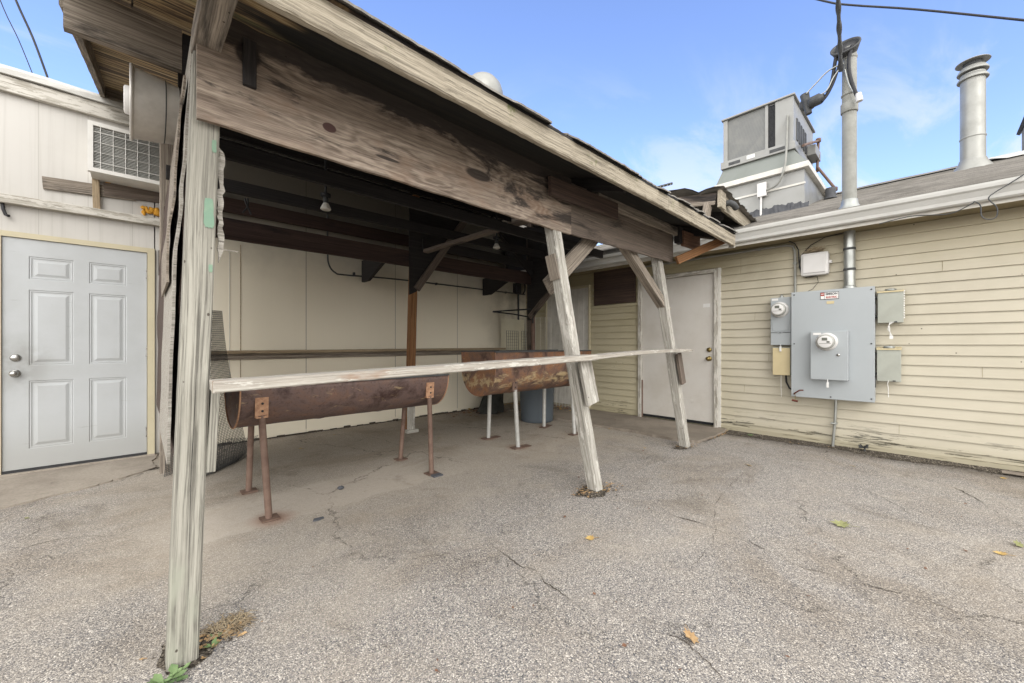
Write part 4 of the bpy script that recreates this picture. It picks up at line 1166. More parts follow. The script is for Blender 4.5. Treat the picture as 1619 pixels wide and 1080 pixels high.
sl_ = MB(); sl_.tube([(5.42, .745, .765), (5.41, .745, .75), (5.405, .742, .735)], .004, 6); sl_.box(5.398, 5.408, .733, .752, .68, .735)
sl_.build('seal_tag', M['stkw'], inn)
stick = MB().box(5.4965, 5.4995, .66, .82, 1.635, 1.715)
st = stick.build('sticker', M['stkk'], cab, origin=(5.498, .74, 1.68))
MB().box(5.4945, 5.4962, .664, .782, 1.640, 1.710).build('sticker_panel', M['stkw'], st, origin=(5.495, .72, 1.67))
MB().box(5.4945, 5.4962, .785, .816, 1.678, 1.710).build('sticker_mark', M['stkr'], st, origin=(5.495, .80, 1.69))
MB().box(5.4945, 5.4962, .785, .816, 1.640, 1.675).build('sticker_mark', M['stkw'], st, origin=(5.495, .80, 1.66))
MB().box(5.4968, 5.4995, .70, .765, 1.585, 1.615).build('worn_label', M['beigebox'], cab, origin=(5.498, .73, 1.6))
def text(body, size, loc, rot, mat, parent, ext=.0006, sx=1.0, bold=0.0):
    cu = bpy.data.curves.new('lettering', 'FONT'); cu.body = body; cu.size = size; cu.extrude = ext
    cu.align_x = 'CENTER'; cu.align_y = 'CENTER'; cu.offset = bold
    to = bpy.data.objects.new('tmp', cu); COL.objects.link(to)
    dg = bpy.context.evaluated_depsgraph_get(); me = bpy.data.meshes.new_from_object(to.evaluated_get(dg))
    bpy.data.objects.remove(to)
    me.materials.clear()
    mw = Matrix.Translation(loc) @ rot @ Matrix.Diagonal((sx, 1, 1, 1))
    return link('lettering', me, mat, parent, mw)
ROTR = Matrix(((0, 0, -1, 0), (-1, 0, 0, 0), (0, 1, 0, 0), (0, 0, 0, 1)))   # text facing -X
text('EMISON', .031, (5.4935, .722, 1.693), ROTR, M['stkk'], st, sx=.92, bold=.0009)
text('ELECTRIC', .027, (5.4935, .722, 1.657), ROTR, M['stkr'], st, sx=.82, bold=.0009)
text('WB', .016, (5.4935, .80, 1.694), ROTR, M['stkw'], st, sx=1, bold=.0006)
for (ys, zs) in ((.40, .58), (1.06, 1.71), (.40, 1.71), (.40, 1.15), (1.06, 1.15), (.73, .57)):
    MB().lathe((5.4998, ys, zs), (-1, 0, 0), [(0, .008), (.003, .0075), (.0045, .004), (.005, .001)], 10).build('screw', M['darkgrey'], cab)
MB().box(5.505, 5.52, .366, .373, .70, .80).build('hinge', M['darkgrey'], cab); MB().box(5.505, 5.52, .366, .373, 1.45, 1.55).build('hinge', M['darkgrey'], cab)
# handle / valve at the lower left corner
vv_ = MB().tube([(5.495, 1.06, .575), (5.46, 1.05, .585), (5.45, 1.00, .625), (5.455, .965, .628)], .007, 8)
va = vv_.build('door_handle', M['redvalve'], cab)
MB().tube([(5.47, 1.045, .58), (5.47, 1.045, .50)], .003, 5).build('chain', M['brass'], va)
MB().tube([(5.47, 1.075, .505), (5.47, 1.02, .495)], .012, 8).build('padlock', M['redvalve'], va)

ms = empty('meter_socket', (XF, 1.2, 1.14), 'narrow grey meter socket left of the large cabinet, with a round glass meter', 'electric meter')
b_ = bbox('socket_box', 5.56, XF, 1.104, 1.308, 1.135, 1.70, M['greybox'], ms, .005)
meter(ms, 5.559, 1.214, 1.555, .076)
MB().box(5.557, 5.5598, 1.106, 1.306, 1.28, 1.286).build('cover_seam', M['darkgrey'], ms)
MB().tube([(5.5565, 1.30, 1.290), (5.5565, 1.235, 1.288), (5.5565, 1.21, 1.268), (5.5565, 1.185, 1.288), (5.5565, 1.11, 1.290)], .004, 6).build('cover_lip', M['greybox'], ms)
MB().tube([(5.5565, 1.29, 1.42), (5.5565, 1.285, 1.32), (5.5565, 1.26, 1.305), (5.5565, 1.15, 1.305), (5.5565, 1.125, 1.32), (5.5565, 1.12, 1.42)], .003, 6).build('cover_emboss', M['greybox'], ms)
MB().box(5.5575, 5.5598, 1.23, 1.295, 1.665, 1.69).build('label_plate', M['stkw'], ms)
MB().lathe((5.61, 1.205, 1.70), (0, 0, 1), [(0, .022), (.02, .02), (.03, .008), (.04, .007), (.041, .001)], 12).build('hub_cap', M['galv'], ms)
s2_ = MB().box(5.545, 5.555, 1.195, 1.215, 1.06, 1.12); s2_.tube([(5.55, 1.205, 1.12), (5.56, 1.205, 1.14)], .004, 6)
s2_.build('seal_tag', M['stkw'], ms)
bj = empty('breaker_box', (XF, 1.19, .78), 'beige breaker box hanging just below the narrow meter socket', 'breaker box')
bbox('box_body', 5.575, XF, 1.108, 1.29, .782, 1.108, M['greybox2'], bj, .004)
bbox('box_cover', 5.56, 5.574, 1.112, 1.287, .779, 1.10, M['beigebox'], bj, .004)
MB().tube([(5.565, 1.20, .78), (5.56, 1.20, .76), (5.562, 1.202, .70), (5.566, 1.20, .52)], .0022, 5).build('tie_string', M['stkw'], bj)
MB().tube([(5.62, 1.165, .78), (5.615, 1.16, .70), (5.62, 1.13, .625), (5.63, 1.08, .60), (5.64, 1.04, .60)], .009, 8).build('cable', M['black'], bj)
def dbox(name, y0, y1, z0, z1, label, string):
    t = empty(name, (XF, (y0 + y1) / 2, z0), label, 'disconnect box')
    bbox('box_body', 5.575, XF, y0 + .008, y1 - .008, z0 + .006, z1 - .002, M['greybox2'], t, .004)
    bbox('box_cover', 5.558, 5.5745, y0, y1, z0, z1, M['greybox2'], t, .004)
    lid = MB(); lid.add([(5.548, y0 - .004, z1 - .004), (XF, y0 - .004, z1 + .012), (XF, y1 + .004, z1 + .012), (5.548, y1 + .004, z1 - .004), (5.548, y0 - .004, z1 - .018), (5.548, y1 + .004, z1 - .018)], [(0, 1, 2, 3), (0, 3, 5, 4)])
    lid.build('rain_lip', M['beigebox'], t)
    MB().lathe(((5.60), (y0 + y1) / 2, z1 + .006), (0, 0, 1), [(0, .045), (.012, .043), (.016, .03), (.017, .001)], 16).build('hub', M['galv'], t)
    cy = (y0 + y1) / 2
    m = MB()
    for q in range(3 if string > 1 else 1):
        m.tube([(5.556, cy - .03 * q * .5, z0 + .01), (5.55, cy + .01, z0 - .02), (5.552, cy + .004 + .008 * q, z0 - .06), (5.556, cy + .002 - .012 * q, z0 - .15 if string > 1 else z0 - .16)], .0032, 5)
    if string > 1: m.box(5.548, 5.556, cy - .02, cy + .006, z0 - .165, z0 - .13)
    m.build('tie_string', M['stkw'], t)
    MB().box(5.546, 5.5575, cy - .05, cy - .03, z0 + .002, z0 + .014).build('clip', M['darkgrey'], t)
    sdb = MB()
    sdb.tube([(5.60, y1 - .0, z1 - .06), (5.60, y1 + .05, z1 - .06)], .016, 10); sdb.tube([(5.60, y1 - .0, z0 + .07), (5.60, y1 + .05, z0 + .07)], .016, 10)
    sdb.build('conduit_nipple', M['darkgrey'], t)
    # ragged sealant down one side
    f = MB()
    for i in range(12): f.lathe((5.57, y0 - .003, z0 + .04 + i * .024), (0, 0, 1), [(0, .001), (.006, random.uniform(.004, .009)), (.016, random.uniform(.003, .007)), (.02, .001)], 6)
    if string > 1: f.build('sealant', M['stkw'], t)
dbox('disconnect_box', .166, .357, 1.362, 1.69, 'upper weathered grey disconnect box right of the large cabinet', 2)
dbox('disconnect_box', .183, .362, .765, 1.105, 'lower weathered grey disconnect box right of the large cabinet', 1)
ub = empty('telephone_box', (XF, .886, 1.91), 'rounded off-white plastic utility box above the large cabinet', 'utility box')
bbox('box_body', 5.57, XF, .757, 1.016, 1.925, 2.185, M['whitebox'], ub, .03)
bbox('lid_panel', 5.561, 5.575, .785, .99, 1.955, 2.158, M['whitebox'], ub, .006)
MB().box(5.60, 5.645, .735, .757, 2.05, 2.08).build('latch', M['whitebox'], ub)
ns = MB()
for i in range(90):
    a = random.random() * 6.28; rr_ = random.uniform(.0, .06); c0 = Vector((5.61, .885, 2.205)) + Vector((random.uniform(-.03, .03), math.cos(a) * rr_ * 1.4, abs(math.sin(a)) * rr_ * .8))
    d_ = Vector((random.uniform(-.02, .02), random.uniform(-.05, .05), random.uniform(-.02, .02)))
    ns.tube([c0 - d_, c0 + d_], .0022, 4)
tag(ns.build('bird_nest', M['straw'], None, origin=(5.61, .885, 2.19)), 'small ragged twig nest sitting on the off-white utility box', 'nest')
cbs = MB()
cbs.tube([(5.60, 1.13, 2.36), (5.63, 1.08, 2.33), (5.64, 1.045, 2.25), (5.64, 1.04, 2.1), (5.635, 1.02, 1.98), (5.63, .97, 1.92), (5.61, .90, 1.925)], .006, 8)
cbs.tube([(5.60, .60, 2.362), (5.62, .8, 2.345), (5.63, .93, 2.28), (5.64, 1.02, 2.18), (5.64, 1.04, 2.05), (5.63, 1.0, 1.93), (5.61, .93, 1.915), (5.61, .87, 1.925)], .005, 8)
cbs.tube([(5.63, .87, 1.925), (5.64, .86, 1.85), (5.645, .91, 1.78), (5.645, .98, 1.745)], .0025, 6)
tag(cbs.build('black_cable', M['black'], None, origin=(5.6, .9, 2.1)), 'loose black cables looping from the soffit to the off-white utility box', 'cable')
# conduit painted, from the shed corner along the soffit then down to the cabinet
pc = MB(); pc.tube([(5.635, 3.1, 2.325), (5.635, 2.0, 2.325), (5.635, 1.30, 2.325), (5.635, 1.16, 2.322), (5.635, 1.10, 2.30), (5.635, 1.079, 2.24), (5.635, 1.077, 2.0), (5.635, 1.077, 1.745)], .0135, 10)
for z_ in (2.1,): pc.box(5.618, XF, 1.058, 1.096, z_ - .01, z_ + .01)
for y_ in (1.45, 2.6): pc.box(5.618, XF, y_ - .01, y_ + .01, 2.308, 2.342)
tag(pc.build('conduit_pipe', M['paintpipe'], None, origin=(5.63, 1.08, 1.75)), 'thin painted conduit running under the soffit and down into the top of the cabinet', 'conduit')
gc = MB(); gc.tube([(5.62, .70, .545), (5.62, .703, .45), (5.625, .71, .28), (5.63, .722, .12), (5.63, .73, .0)], .0135, 10)
gc.box(5.60, XF, .69, .74, .262, .278); gc.tube([(5.64, .716, .27), (5.60, .69, .27), (5.60, .745, .27)], .006, 6)
tag(gc.build('conduit_pipe', M['galv'], None, origin=(5.62, .72, 0)), 'grey conduit dropping from the bottom of the cabinet into the ground', 'conduit')
# service mast
mast = empty('service_mast', (5.55, .575, 1.74), 'tall galvanised service mast rising from the cabinet through the eave', 'mast')
mm = MB(); mm.tube([(5.59, .582, 1.742), (5.59, .582, 2.36)], .050, 24)
mm.build('lower_pipe', M['galv'], mast)
for z_ in (2.17, 1.95):
    cl_ = MB(); cl_.lathe((5.59, .582, z_ - .012), (0, 0, 1), [(0, .0515), (.001, .0535), (.024, .0535), (.025, .0515)], 24)
    cl_.box(5.53, 5.545, .555, .61, z_ - .006, z_ + .006); cl_.build('strap', M['darkgrey'], mast)
MB().lathe((5.59, .582, 1.742), (0, 0, 1), [(0, .058), (.03, .058), (.034, .051)], 24).build('hub', M['galv'], mast)
MB().tube([(5.56, .580, 2.37), (5.52, .576, 2.56), (5.50, .574, 4.28)], [.052, .062, .062], 24).build('upper_pipe', M['paintpipe'], mast)
MB().lathe((5.51, .575, 2.555), (0, 0, 1), [(0, .12), (.03, .10), (.07, .075), (.12, .068), (.125, .06)], 24).build('boot_flashing', M['galv'], mast)
for (za, zb, rr_) in ((3.60, 3.70, .074), (3.78, 3.80, .070), (4.16, 4.19, .068)):
    MB().lathe((5.50, .574, za), (0, 0, 1), [(0, rr_ - .004), (.006, rr_), (zb - za - .006, rr_), (zb - za, rr_ - .004)], 24).build('clamp', M['paintpipe'], mast)
# weatherhead: tilted oval hood with a rim
wh = MB(); ctr = Vector((5.45, .60, 4.29)); ax_ = Vector((-.62, .02, .45)).normalized()
wh.lathe(ctr - ax_ * .05, ax_, [(-.10, .03), (-.06, .075), (0, .105), (.035, .118), (.05, .128), (.062, .128), (.066, .118), (.05, .105), (.03, .10), (.028, .001)], 28)
wh.build('weatherhead', M['darkgrey'], mast)
MB().lathe(ctr - ax_ * .03, ax_, [(0, .09), (.025, .088), (.027, .001)], 24).build('insulator_plate', M['black'], mast)
drop = empty('service_drop_cable', (5.42, .63, 4.0), 'thick twisted service cable coming down to the mast head with drooping black loops', 'power cable')
tw = MB(); A0 = Vector((5.40, .632, 4.02)); A1 = P(1325, 0, x=4.9); dirc = (A1 - A0)
path1 = [A0 + dirc * t + Vector((0, 0, 0)) for t in (0, .3, .6, 1, 1.5, 2.2, 4, 8, 14)]
tw.tube(path1, [.016] * 9, 8)
dd = dirc.normalized(); uu = dd.orthogonal().normalized(); ww_ = dd.cross(uu)
for ph in (0, math.pi):
    pth = [A0 + dd * (.02 * i) + (uu * math.cos(i * .35 + ph) + ww_ * math.sin(i * .35 + ph)) * .013 for i in range(90)]
    tw.tube(pth, .010, 6)
tw.build('main_cable', M['darkgrey'], drop)
lp = MB()
S = P(1283, 160, x=5.45)
def curve(pts, n=10):
    pts = [Vector(p) for p in pts]; out = []
    for i in range(len(pts) - 1):
        p0 = pts[max(i - 1, 0)]; p1 = pts[i]; p2 = pts[i + 1]; p3 = pts[min(i + 2, len(pts) - 1)]
        for k in range(n):
            t = k / n; out.append(.5 * ((2 * p1) + (p2 - p0) * t + (2 * p0 - 5 * p1 + 4 * p2 - p3) * t * t + (3 * p1 - p0 - 3 * p2 + p3) * t ** 3))
    return out + [pts[-1]]
def PP(pts, x): return [P(a, b, x=x) for a, b in pts]
lp.tube(curve(PP([(1325, 72), (1320, 100), (1316, 125), (1308, 148), (1298, 162)], 5.42)), .017, 8)
lp.tube(curve(PP([(1333, 78), (1326, 105), (1318, 130), (1308, 150), (1300, 160)], 5.40)), .013, 8)
lp.tube(curve(PP([(1347, 72), (1342, 95), (1344, 120), (1352, 145), (1358, 158)], 5.40)), .016, 8)
lp.build('drip_loop', M['black'], drop)
lt = MB()
lt.tube(curve(PP([(1334, 100), (1310, 112), (1290, 132), (1275, 148)], 5.40)), .008, 8)
lt.tube(curve(PP([(1334, 100), (1318, 122), (1305, 145), (1280, 156)], 5.39)), .007, 8)
lt.tube(curve(PP([(1336, 110), (1342, 132), (1350, 146), (1358, 150)], 5.40)), .007, 8)
lt.build('tie_wire', M['galv'], drop)
sp_ = MB()
sp_.lathe(P(1276, 163, x=5.46) + Vector((.03, 0, 0)), (-.8, -.5, .1), [(-.03, .03), (-.02, .075), (.0, .08), (.02, .05), (.03, .03)], 14)
sp_.lathe(P(1288, 160, x=5.42), (-.2, -1, .05), [(-.05, .045), (-.04, .058), (.05, .058), (.06, .045), (.09, .03)], 14)
sp_.tube(PP([(1272, 150), (1279, 180)], 5.45), [.045, .03], 10)
sp_.build('splice_connector', M['darkgrey'], drop)
MB().tube(PP([(1357, 148), (1359, 160)], 5.40), [.026, .03], 10).build('end_cap', M['whitebox'], drop)
# utility lines
def wire(name, pts, r, label):
    tag(MB().tube(pts, r, 6).build(name, M['black']), label, 'overhead wire')
wire('overhead_wire', curve([P(1180, -30, x=13), P(1300, 1, x=13), P(1345, 8, x=13), P(1450, 15, x=13), P(1619, 32, x=13), P(1800, 50, x=13)], 4), .022, 'brown overhead wire crossing the sky at the top right corner')
wire('overhead_wire', curve([P(-5, -80, y=9), P(25, 0, y=9), P(52, 60, y=9), P(75, 122, y=9)], 4), .014, 'thicker of the two overhead wires at the top left')
wire('overhead_wire', curve([P(-30, -80, y=9), P(5, 12, y=9), P(29, 62, y=9), P(52, 118, y=9)], 4), .006, 'thinner of the two overhead wires at the top left')
gcb = MB()
gcb.tube(curve(PP([(1390, 354), (1440, 342), (1500, 338), (1535, 323), (1541, 319), (1550, 325), (1552, 341), (1562, 347), (1575, 343), (1576, 328), (1563, 314), (1575, 303), (1600, 288), (1640, 262)], 5.165)), .0045, 6)
tag(gcb.build('gutter_cable', M['darkgrey'], None, origin=(5.165, -.3, 2.4)), 'thin grey cable with a hanging loop strung along the gutter', 'cable')

# ================================================================== ROOF EQUIPMENT
hv = empty('rooftop_hvac_unit', (8.0, 1.95, 3.3), 'big grey packaged air handler on a flared curb on the shingle roof', 'rooftop unit')
hx0, hx1, hy0, hy1, hz0, hz1 = 7.5, 9.1, 1.455, 2.48, 4.33, 5.085
bbox('cabinet', hx0 + .03, hx1, hy0 + .01, hy1 - .01, hz0 + .01, hz1 - .03, M['hvac'], hv, .006)
bbox('top_cover', hx0 - .03, hx1 + .03, hy0 - .025, hy1 + .025, hz1 - .03, hz1, M['hvac'], hv, .008)
bbox('corner_post', hx0, hx0 + .05, hy1 - .07, hy1, hz0, hz1 - .031, M['hvac'], hv, .004)
bbox('corner_post', hx0, hx0 + .05, 1.80, 1.845, hz0, hz1 - .031, M['hvac'], hv, .004)
bbox('access_panel', hx0, hx0 + .04, hy0, 1.70, hz0, hz1 - .031, M['hvac'], hv, .004)
cf = MB().box(hx0 + .02, hx0 + .03, 1.845, 2.41, hz0 + .02, hz1 - .05); cf.build('coil', M['coil'], hv, origin=(hx0, 2, 4.5))
lv = MB()
for i in range(34): lv.box(hx0 + .006, hx0 + .03, 1.703, 1.797, hz0 + .03 + i * .02, hz0 + .036 + i * .02)
lv.build('louvre', M['tar'], hv)
bbox('base_rail', hx0 - .04, hx1 + .02, hy0 - .03, hy1 + .03, 4.205, 4.328, M['hvac'], hv, .006)
for (a, b) in ((1.56, 1.77), (2.20, 2.38)):
    MB().box(hx0 - .044, hx0 - .0405, a, b, 4.235, 4.285).build('lifting_slot', M['darkgrey'], hv)
MB().box(hx0 - .043, hx0 - .0405, 1.98, 2.10, 4.25, 4.31).build('name_plate', M['stkw'], hv)
sv = MB()
for i in range(5): sv.box(7.75 + i * .16, 7.84 + i * .16, hy0 - .002, hy0 + .02, 4.45, 4.80)
sv.build('side_vent', M['darkgrey'], hv)
sb_ = bbox('side_hood', 8.55, 9.0, hy0 - .12, hy0 + .005, 4.45, 4.62, M['hvac'], hv, .006)
tr_ = MB(); A_ = [(hx0, hy0), (hx1, hy0), (hx1, hy1), (hx0, hy1)]; B_ = [(hx0 - .12, 1.26), (hx1 + .1, 1.26), (hx1 + .1, 2.56), (hx0 - .12, 2.56)]
tr_.rings([[(a, b, 4.204) for a, b in A_], [(a, b, 3.92) for a, b in B_]], False, False).build('transition', M['hvacgreen'], hv)
bbox('trim_ring', hx0 - .15, hx1 + .13, 1.235, 2.585, 3.835, 3.918, M['whitetrim'], hv, .006)
bbox('curb', hx0 - .08, hx1 + .06, 1.30, 2.50, 3.1, 3.834, M['hvac'], hv, .004)
MB().box(hx0 - .095, hx0 - .081, 1.285, 2.515, 3.60, 3.63).build('curb_lip', M['whitetrim'], hv)
ts = MB(); rr = []
for i in range(50):
    y = 1.24 + 1.32 * i / 49; zt = 3.33 + .07 * mnoise.noise(Vector((y * 5, 0, 0))) + random.uniform(-.015, .03)
    rr.append([(hx0 - .16, y, 3.18), (hx0 - .125 + random.uniform(-.01, .01), y, 3.25), (hx0 - .084, y, zt)])
ts.rings(rr, False, False, closed=False).build('tar_seal', M['tar'], hv)
MB().tube(curve([P(1245, 182, x=hx0 - .03), P(1244, 215, x=hx0 - .05), P(1243, 240, x=hx0 - .12), P(1240, 265, x=hx0 - .2), P(1230, 290, x=hx0 - .18), P(1212, 301, x=hx0 - .14)]), .016, 10).build('flexible_conduit', M['paintpipe'], hv)
q0 = P(1206, 311, x=hx0 - .12)
bbox('junction_box', hx0 - .15, hx0 - .09, q0.y - .055, q0.y + .075, q0.z, q0.z + .22, M['whitebox'], hv, .006)
MB().tube([(hx0 - .12, q0.y + .025, q0.z), (hx0 - .12, q0.y + .03, q0.z - .42)], .016, 8).build('riser', M['whitebox'], hv)
gpz = MB()
gpz.tube([P(1270, 230, y=1.36), P(1293, 223, y=1.36)], .022, 8)
gpz.tube([P(1294, 220, x=8.9), P(1292, 272, x=8.9)], .022, 8)
gpz.tube([P(1293, 265, x=8.85), P(1321, 299, x=8.85)], .022, 8)
gpz.tube([P(1321, 299, x=8.85), P(1303, 303, x=8.85)], .022, 8)
gpz.build('gas_pipe', M['rustleg'], hv)
for q in ((1294, 222), (1292, 248), (1320, 299)):
    MB().lathe(P(*q, x=8.88) - Vector((0, 0, .04)), (0, 0, 1), [(0, .02), (.01, .04), (.07, .04), (.08, .02)], 8).build('pipe_elbow', M['rustleg'], hv)
q1 = P(1313, 312, x=8.4)
MB().lathe((8.4, q1.y, rz(8.4)), (0, 0, 1), [(0, .10), (.05, .07), (.18, .07), (.19, .001)], 14).build('drain_stub', M['tar'], hv)
# flue
fx = 8.9; fc = P(1538, 250, x=fx); k_ = fx / 8.0
fl = empty('flue_pipe', (fx, fc.y, rz(fx)), 'wide pale metal flue with a three ring cap on the shingle roof', 'flue')
zt = P(1538, 118, x=fx).z
MB().lathe((fx, fc.y, rz(fx) - .1), (0, 0, 1), [(0, .135), (.1, .128), (zt - rz(fx) + .1, .126)], 28).build('pipe', M['flue'], fl)
zj = P(1538, 220, x=fx).z
MB().lathe((fx, fc.y, zj), (0, 0, 1), [(0, .128), (.008, .135), (.022, .135), (.03, .128)], 28).build('joint_band', M['flue'], fl)
MB().lathe((fx, fc.y, rz(fx) - .06), (0, 0, 1), [(0, .22), (.05, .20), (.13, .15), (.18, .137)], 28).build('base_flashing', M['flue'], fl)
for (py_, rr_) in ((124, .158), (112, .158)):
    zc_ = P(1538, py_, x=fx).z
    MB().lathe((fx, fc.y, zc_), (0, 0, 1), [(-.03, rr_), (-.02, rr_ + .004), (.0, rr_ - .005), (.045, .125)], 28).build('storm_collar', M['flue'], fl)
zc_ = P(1538, 100, x=fx).z
MB().lathe((fx, fc.y, zc_ - .05), (0, 0, 1), [(0, .10), (.05, .10)], 20).build('cap_neck', M['darkgrey'], fl)
MB().lathe((fx, fc.y, zc_), (0, 0, 1), [(0, .172), (.004, .178), (.012, .172), (.04, .10), (.055, .001)], 28).build('rain_cap', M['flue'], fl)
# domed vent cap on the lean-to roof
dv = P(764, 148, y=3.3)
dt = empty('dome_vent', (dv.x, 3.3, dz0(3.3)), 'pale domed metal vent cap rising behind the ragged eave', 'roof vent')
MB().lathe((dv.x, 3.3, dz0(3.3)), (0, 0, 1), [(0, .20), (.03, .17), (.05, .13), (dv.z - dz0(3.3) - .02, .13)], 24).build('vent_pipe', M['flue'], dt)
MB().lathe((dv.x, 3.3, dv.z - .10), (0, 0, 1), [(0, .205), (.006, .213), (.1, .215), (.18, .19), (.24, .14), (.275, .07), (.285, .001)], 32).build('dome', M['flue'], dt)
# antenna
an = empty('tv_antenna', (9.6, 4.64, 4.0), 'small thin television antenna beyond the shed roof', 'antenna')
a0 = P(1018, 302, x=9.6); a1 = P(1063, 290, x=9.6)
MB().tube([a0, a1], .03, 6).build('boom', M['darkgrey'], an)
el = MB()
for t in (.1, .3, .45, .6, .72, .84, .95):
    c0 = a0.lerp(a1, t); h_ = Vector((1, .4, .55)).normalized() * (.42 - .2 * t); el.tube([c0 - h_, c0 + h_], .010, 4)
el.build('elements', M['galv'], an)
v0 = P(1021, 293, x=9.6); v1 = P(1029, 298, x=9.6); v2 = P(1025, 305, x=9.6)
MB().tube([v0, v1, v2], .03, 6).build('reflector', M['darkgrey'], an)
mb_ = P(1036, 297, x=9.6); MB().tube([mb_, (9.6, mb_.y, 3.9)], .026, 6).build('mast', M['darkgrey'], an)

# ================================================================== exhaust fan on the left end of the shed
fa = empty('exhaust_fan', (.17, 2.62, 2.29), 'round dull metal exhaust fan housing hung on the left end of the shed', 'exhaust fan')
MB().lathe((.165, 2.62, 2.292), (-1, 0, 0), [(0, .136), (.045, .142), (.05, .144), (.150, .158), (.162, .160)], 40, cap=True).build('housing', M['fanmetal'], fa)
MB().lathe((.004, 2.62, 2.292), (-1, 0, 0), [(0, .161), (.004, .170), (.012, .170), (.014, .165)], 40).build('flange', M['fanmetal'], fa)
MB().lathe((-.010, 2.62, 2.30), (-1, 0, 0), [(0, .064), (.016, .062), (.02, .054), (.0205, .001)], 28).build('motor_cover', M['whitebox'], fa)
MB().lathe((.118, 2.62, 2.292), (-1, 0, 0), [(0, .1425), (.003, .1475), (.006, .1425)], 40).build('seam', M['darkgrey'], fa)

# ================================================================== wire mesh sheets by the left end
def wire_sheet(name, fn, nu, nv, r, label, group=None, mat='blackmesh', step=4):
    m = MB()
    for i in range(nu + 1):
        m.tube([fn(i / nu, j / (nv // step)) for j in range(nv // step + 1)], r, 3, False)
    for j in range(nv + 1):
        m.tube([fn(i / (nu // step), j / nv) for i in range(nu // step + 1)], r, 3, False)
    o = m.build(name, M[mat], None, origin=tuple(fn(.5, 0)))
    return tag(o, label, 'wire mesh', group)
def sheetA(u, v):
    base = Vector((.50, 4.36, 0)).lerp(Vector((.84, 4.80, .0)), u); top = P(318, 490, y=3.95).lerp(P(352, 492, y=4.15), u)
    p = base.lerp(top, v); p.z = top.z * v; p.y += .06 * math.sin(3.1 * v); p.x += .015 * math.sin(5 * v + u)
    return p
wire_sheet('wire_mesh_sheet', sheetA, 22, 92, .0026, 'tall black wire mesh sheet leaning behind the near post with its foot curling out', None)
def sheetB(u, v):
    q = P(267, 488, y=4.2).lerp(P(292, 490, y=4.25), u); b = Vector((.20, 4.55, .0)).lerp(Vector((.36, 4.75, .0)), u)
    p = b.lerp(q, v); p.x += .012 * math.sin(6 * v); return p
wire_sheet('wire_mesh_sheet', sheetB, 14, 88, .0026, 'black wire mesh strip standing between the peeling plywood and the near post', None)
def sheetC(u, v):
    a = Vector((.42, 4.25, .01)).lerp(Vector((.72, 4.60, .01)), u); b = Vector((.46, 4.85, .02)).lerp(Vector((1.0, 5.1, .02)), u)
    p = a.lerp(b, v); p.z = .012 + .14 * v * v + .02 * math.sin(8 * u + 4 * v) * v; return p
wire_sheet('wire_mesh_sheet', sheetC, 26, 30, .0020, 'crumpled black wire mesh lying on the ground behind the near post', None)

# ================================================================== things under the shed
bn = empty('rubbish_bin', (4.40, 4.06, 0), 'blue-grey plastic rubbish bin behind the taller grill', 'bin')
MB().lathe((4.40, 4.06, .0), (0, 0, 1), [(0, .225), (.01, .238), (.04, .24), (.5, .262), (.86, .28), (.865, .295), (.90, .297), (.905, .28), (.86, .265), (.5, .25), (.05, .225)], 40, cap=True).build('bin_body', M['bin'], bn)
for s_ in (-1, 1):
    MB().tube([(4.40 + s_ * .29, 4.00, .84), (4.40 + s_ * .33, 4.0, .80), (4.40 + s_ * .33, 4.12, .80), (4.40 + s_ * .29, 4.12, .84)], .012, 6).build('handle', M['bin'], bn)
# crumpled tarp between bin and wall
tp = MB(); rr = []
for i in range(14):
    t = i / 13; ring = []
    for k2 in range(18):
        a = 2 * math.pi * k2 / 18; r_ = (.26 * (1 - t) + .05) * (1 + .25 * mnoise.noise(Vector((math.cos(a) * 2, math.sin(a) * 2, t * 4))))
        ring.append((4.35 + .35 * t + math.cos(a) * r_ * .8, 5.1 + math.sin(a) * r_ * .7 + .1 * t, .01 + .72 * t))
    rr.append(ring)
tp.rings(rr, True, False)
tag(tp.build('folded_tarp', M['cloth'], None, origin=(4.5, 5.1, 0)), 'dark crumpled tarp slumped against the wall between the grill and the bin', 'tarp')
# wire shelf racks leaning in the corner
def rack(cx, cy, lean, w_, h_, nv, nh, ang, label, mat='rack', z0=.03):
    m = MB(); u = Vector((math.cos(ang), math.sin(ang), 0)); nrm = Vector((-u.y, u.x, 0))
    def q(a, b): return Vector((cx, cy, z0)) + u * a + Vector((0, 0, 1)) * b * math.cos(lean) + nrm * b * math.sin(lean)
    for i in range(nv + 1): m.tube([q(w_ * i / nv, 0), q(w_ * i / nv, h_)], .0045 if i in (0, nv) else .0032, 5)
    for j in range(nh + 1): m.tube([q(0, h_ * j / nh), q(w_, h_ * j / nh)], .0022, 4)
    return tag(m.build('wire_rack', M[mat], None, origin=(cx, cy, 0)), label, 'rack', 'wire racks leaning in the corner')
rack(5.12, 4.98, .10, .46, 1.62, 5, 95, R(-38), 'taller white wire rack leaning in the back corner')
rack(5.36, 4.62, .10, .36, 1.5, 7, 60, R(-55), 'shorter white wire rack leaning against the ribbed white door')
rack(4.96, 4.93, .03, .34, .60, 6, 12, R(10), 'black wire grate standing above the wall shelf end in the back corner', 'blackmesh', .78)
rack(4.62, 4.95, .03, .34, .60, 6, 12, R(10), 'black wire grate beside the brown downpipe', 'blackmesh', .78)
dp = MB(); dp.tube([(4.90, 4.60, .3), (4.89, 4.60, 1.1), (4.885, 4.60, 1.62)], .035, 12)
tag(dp.build('downpipe', M['rustleg'], None, origin=(4.9, 4.6, .3)), 'rusty brown pipe on the rear corner post of the shed', 'pipe')
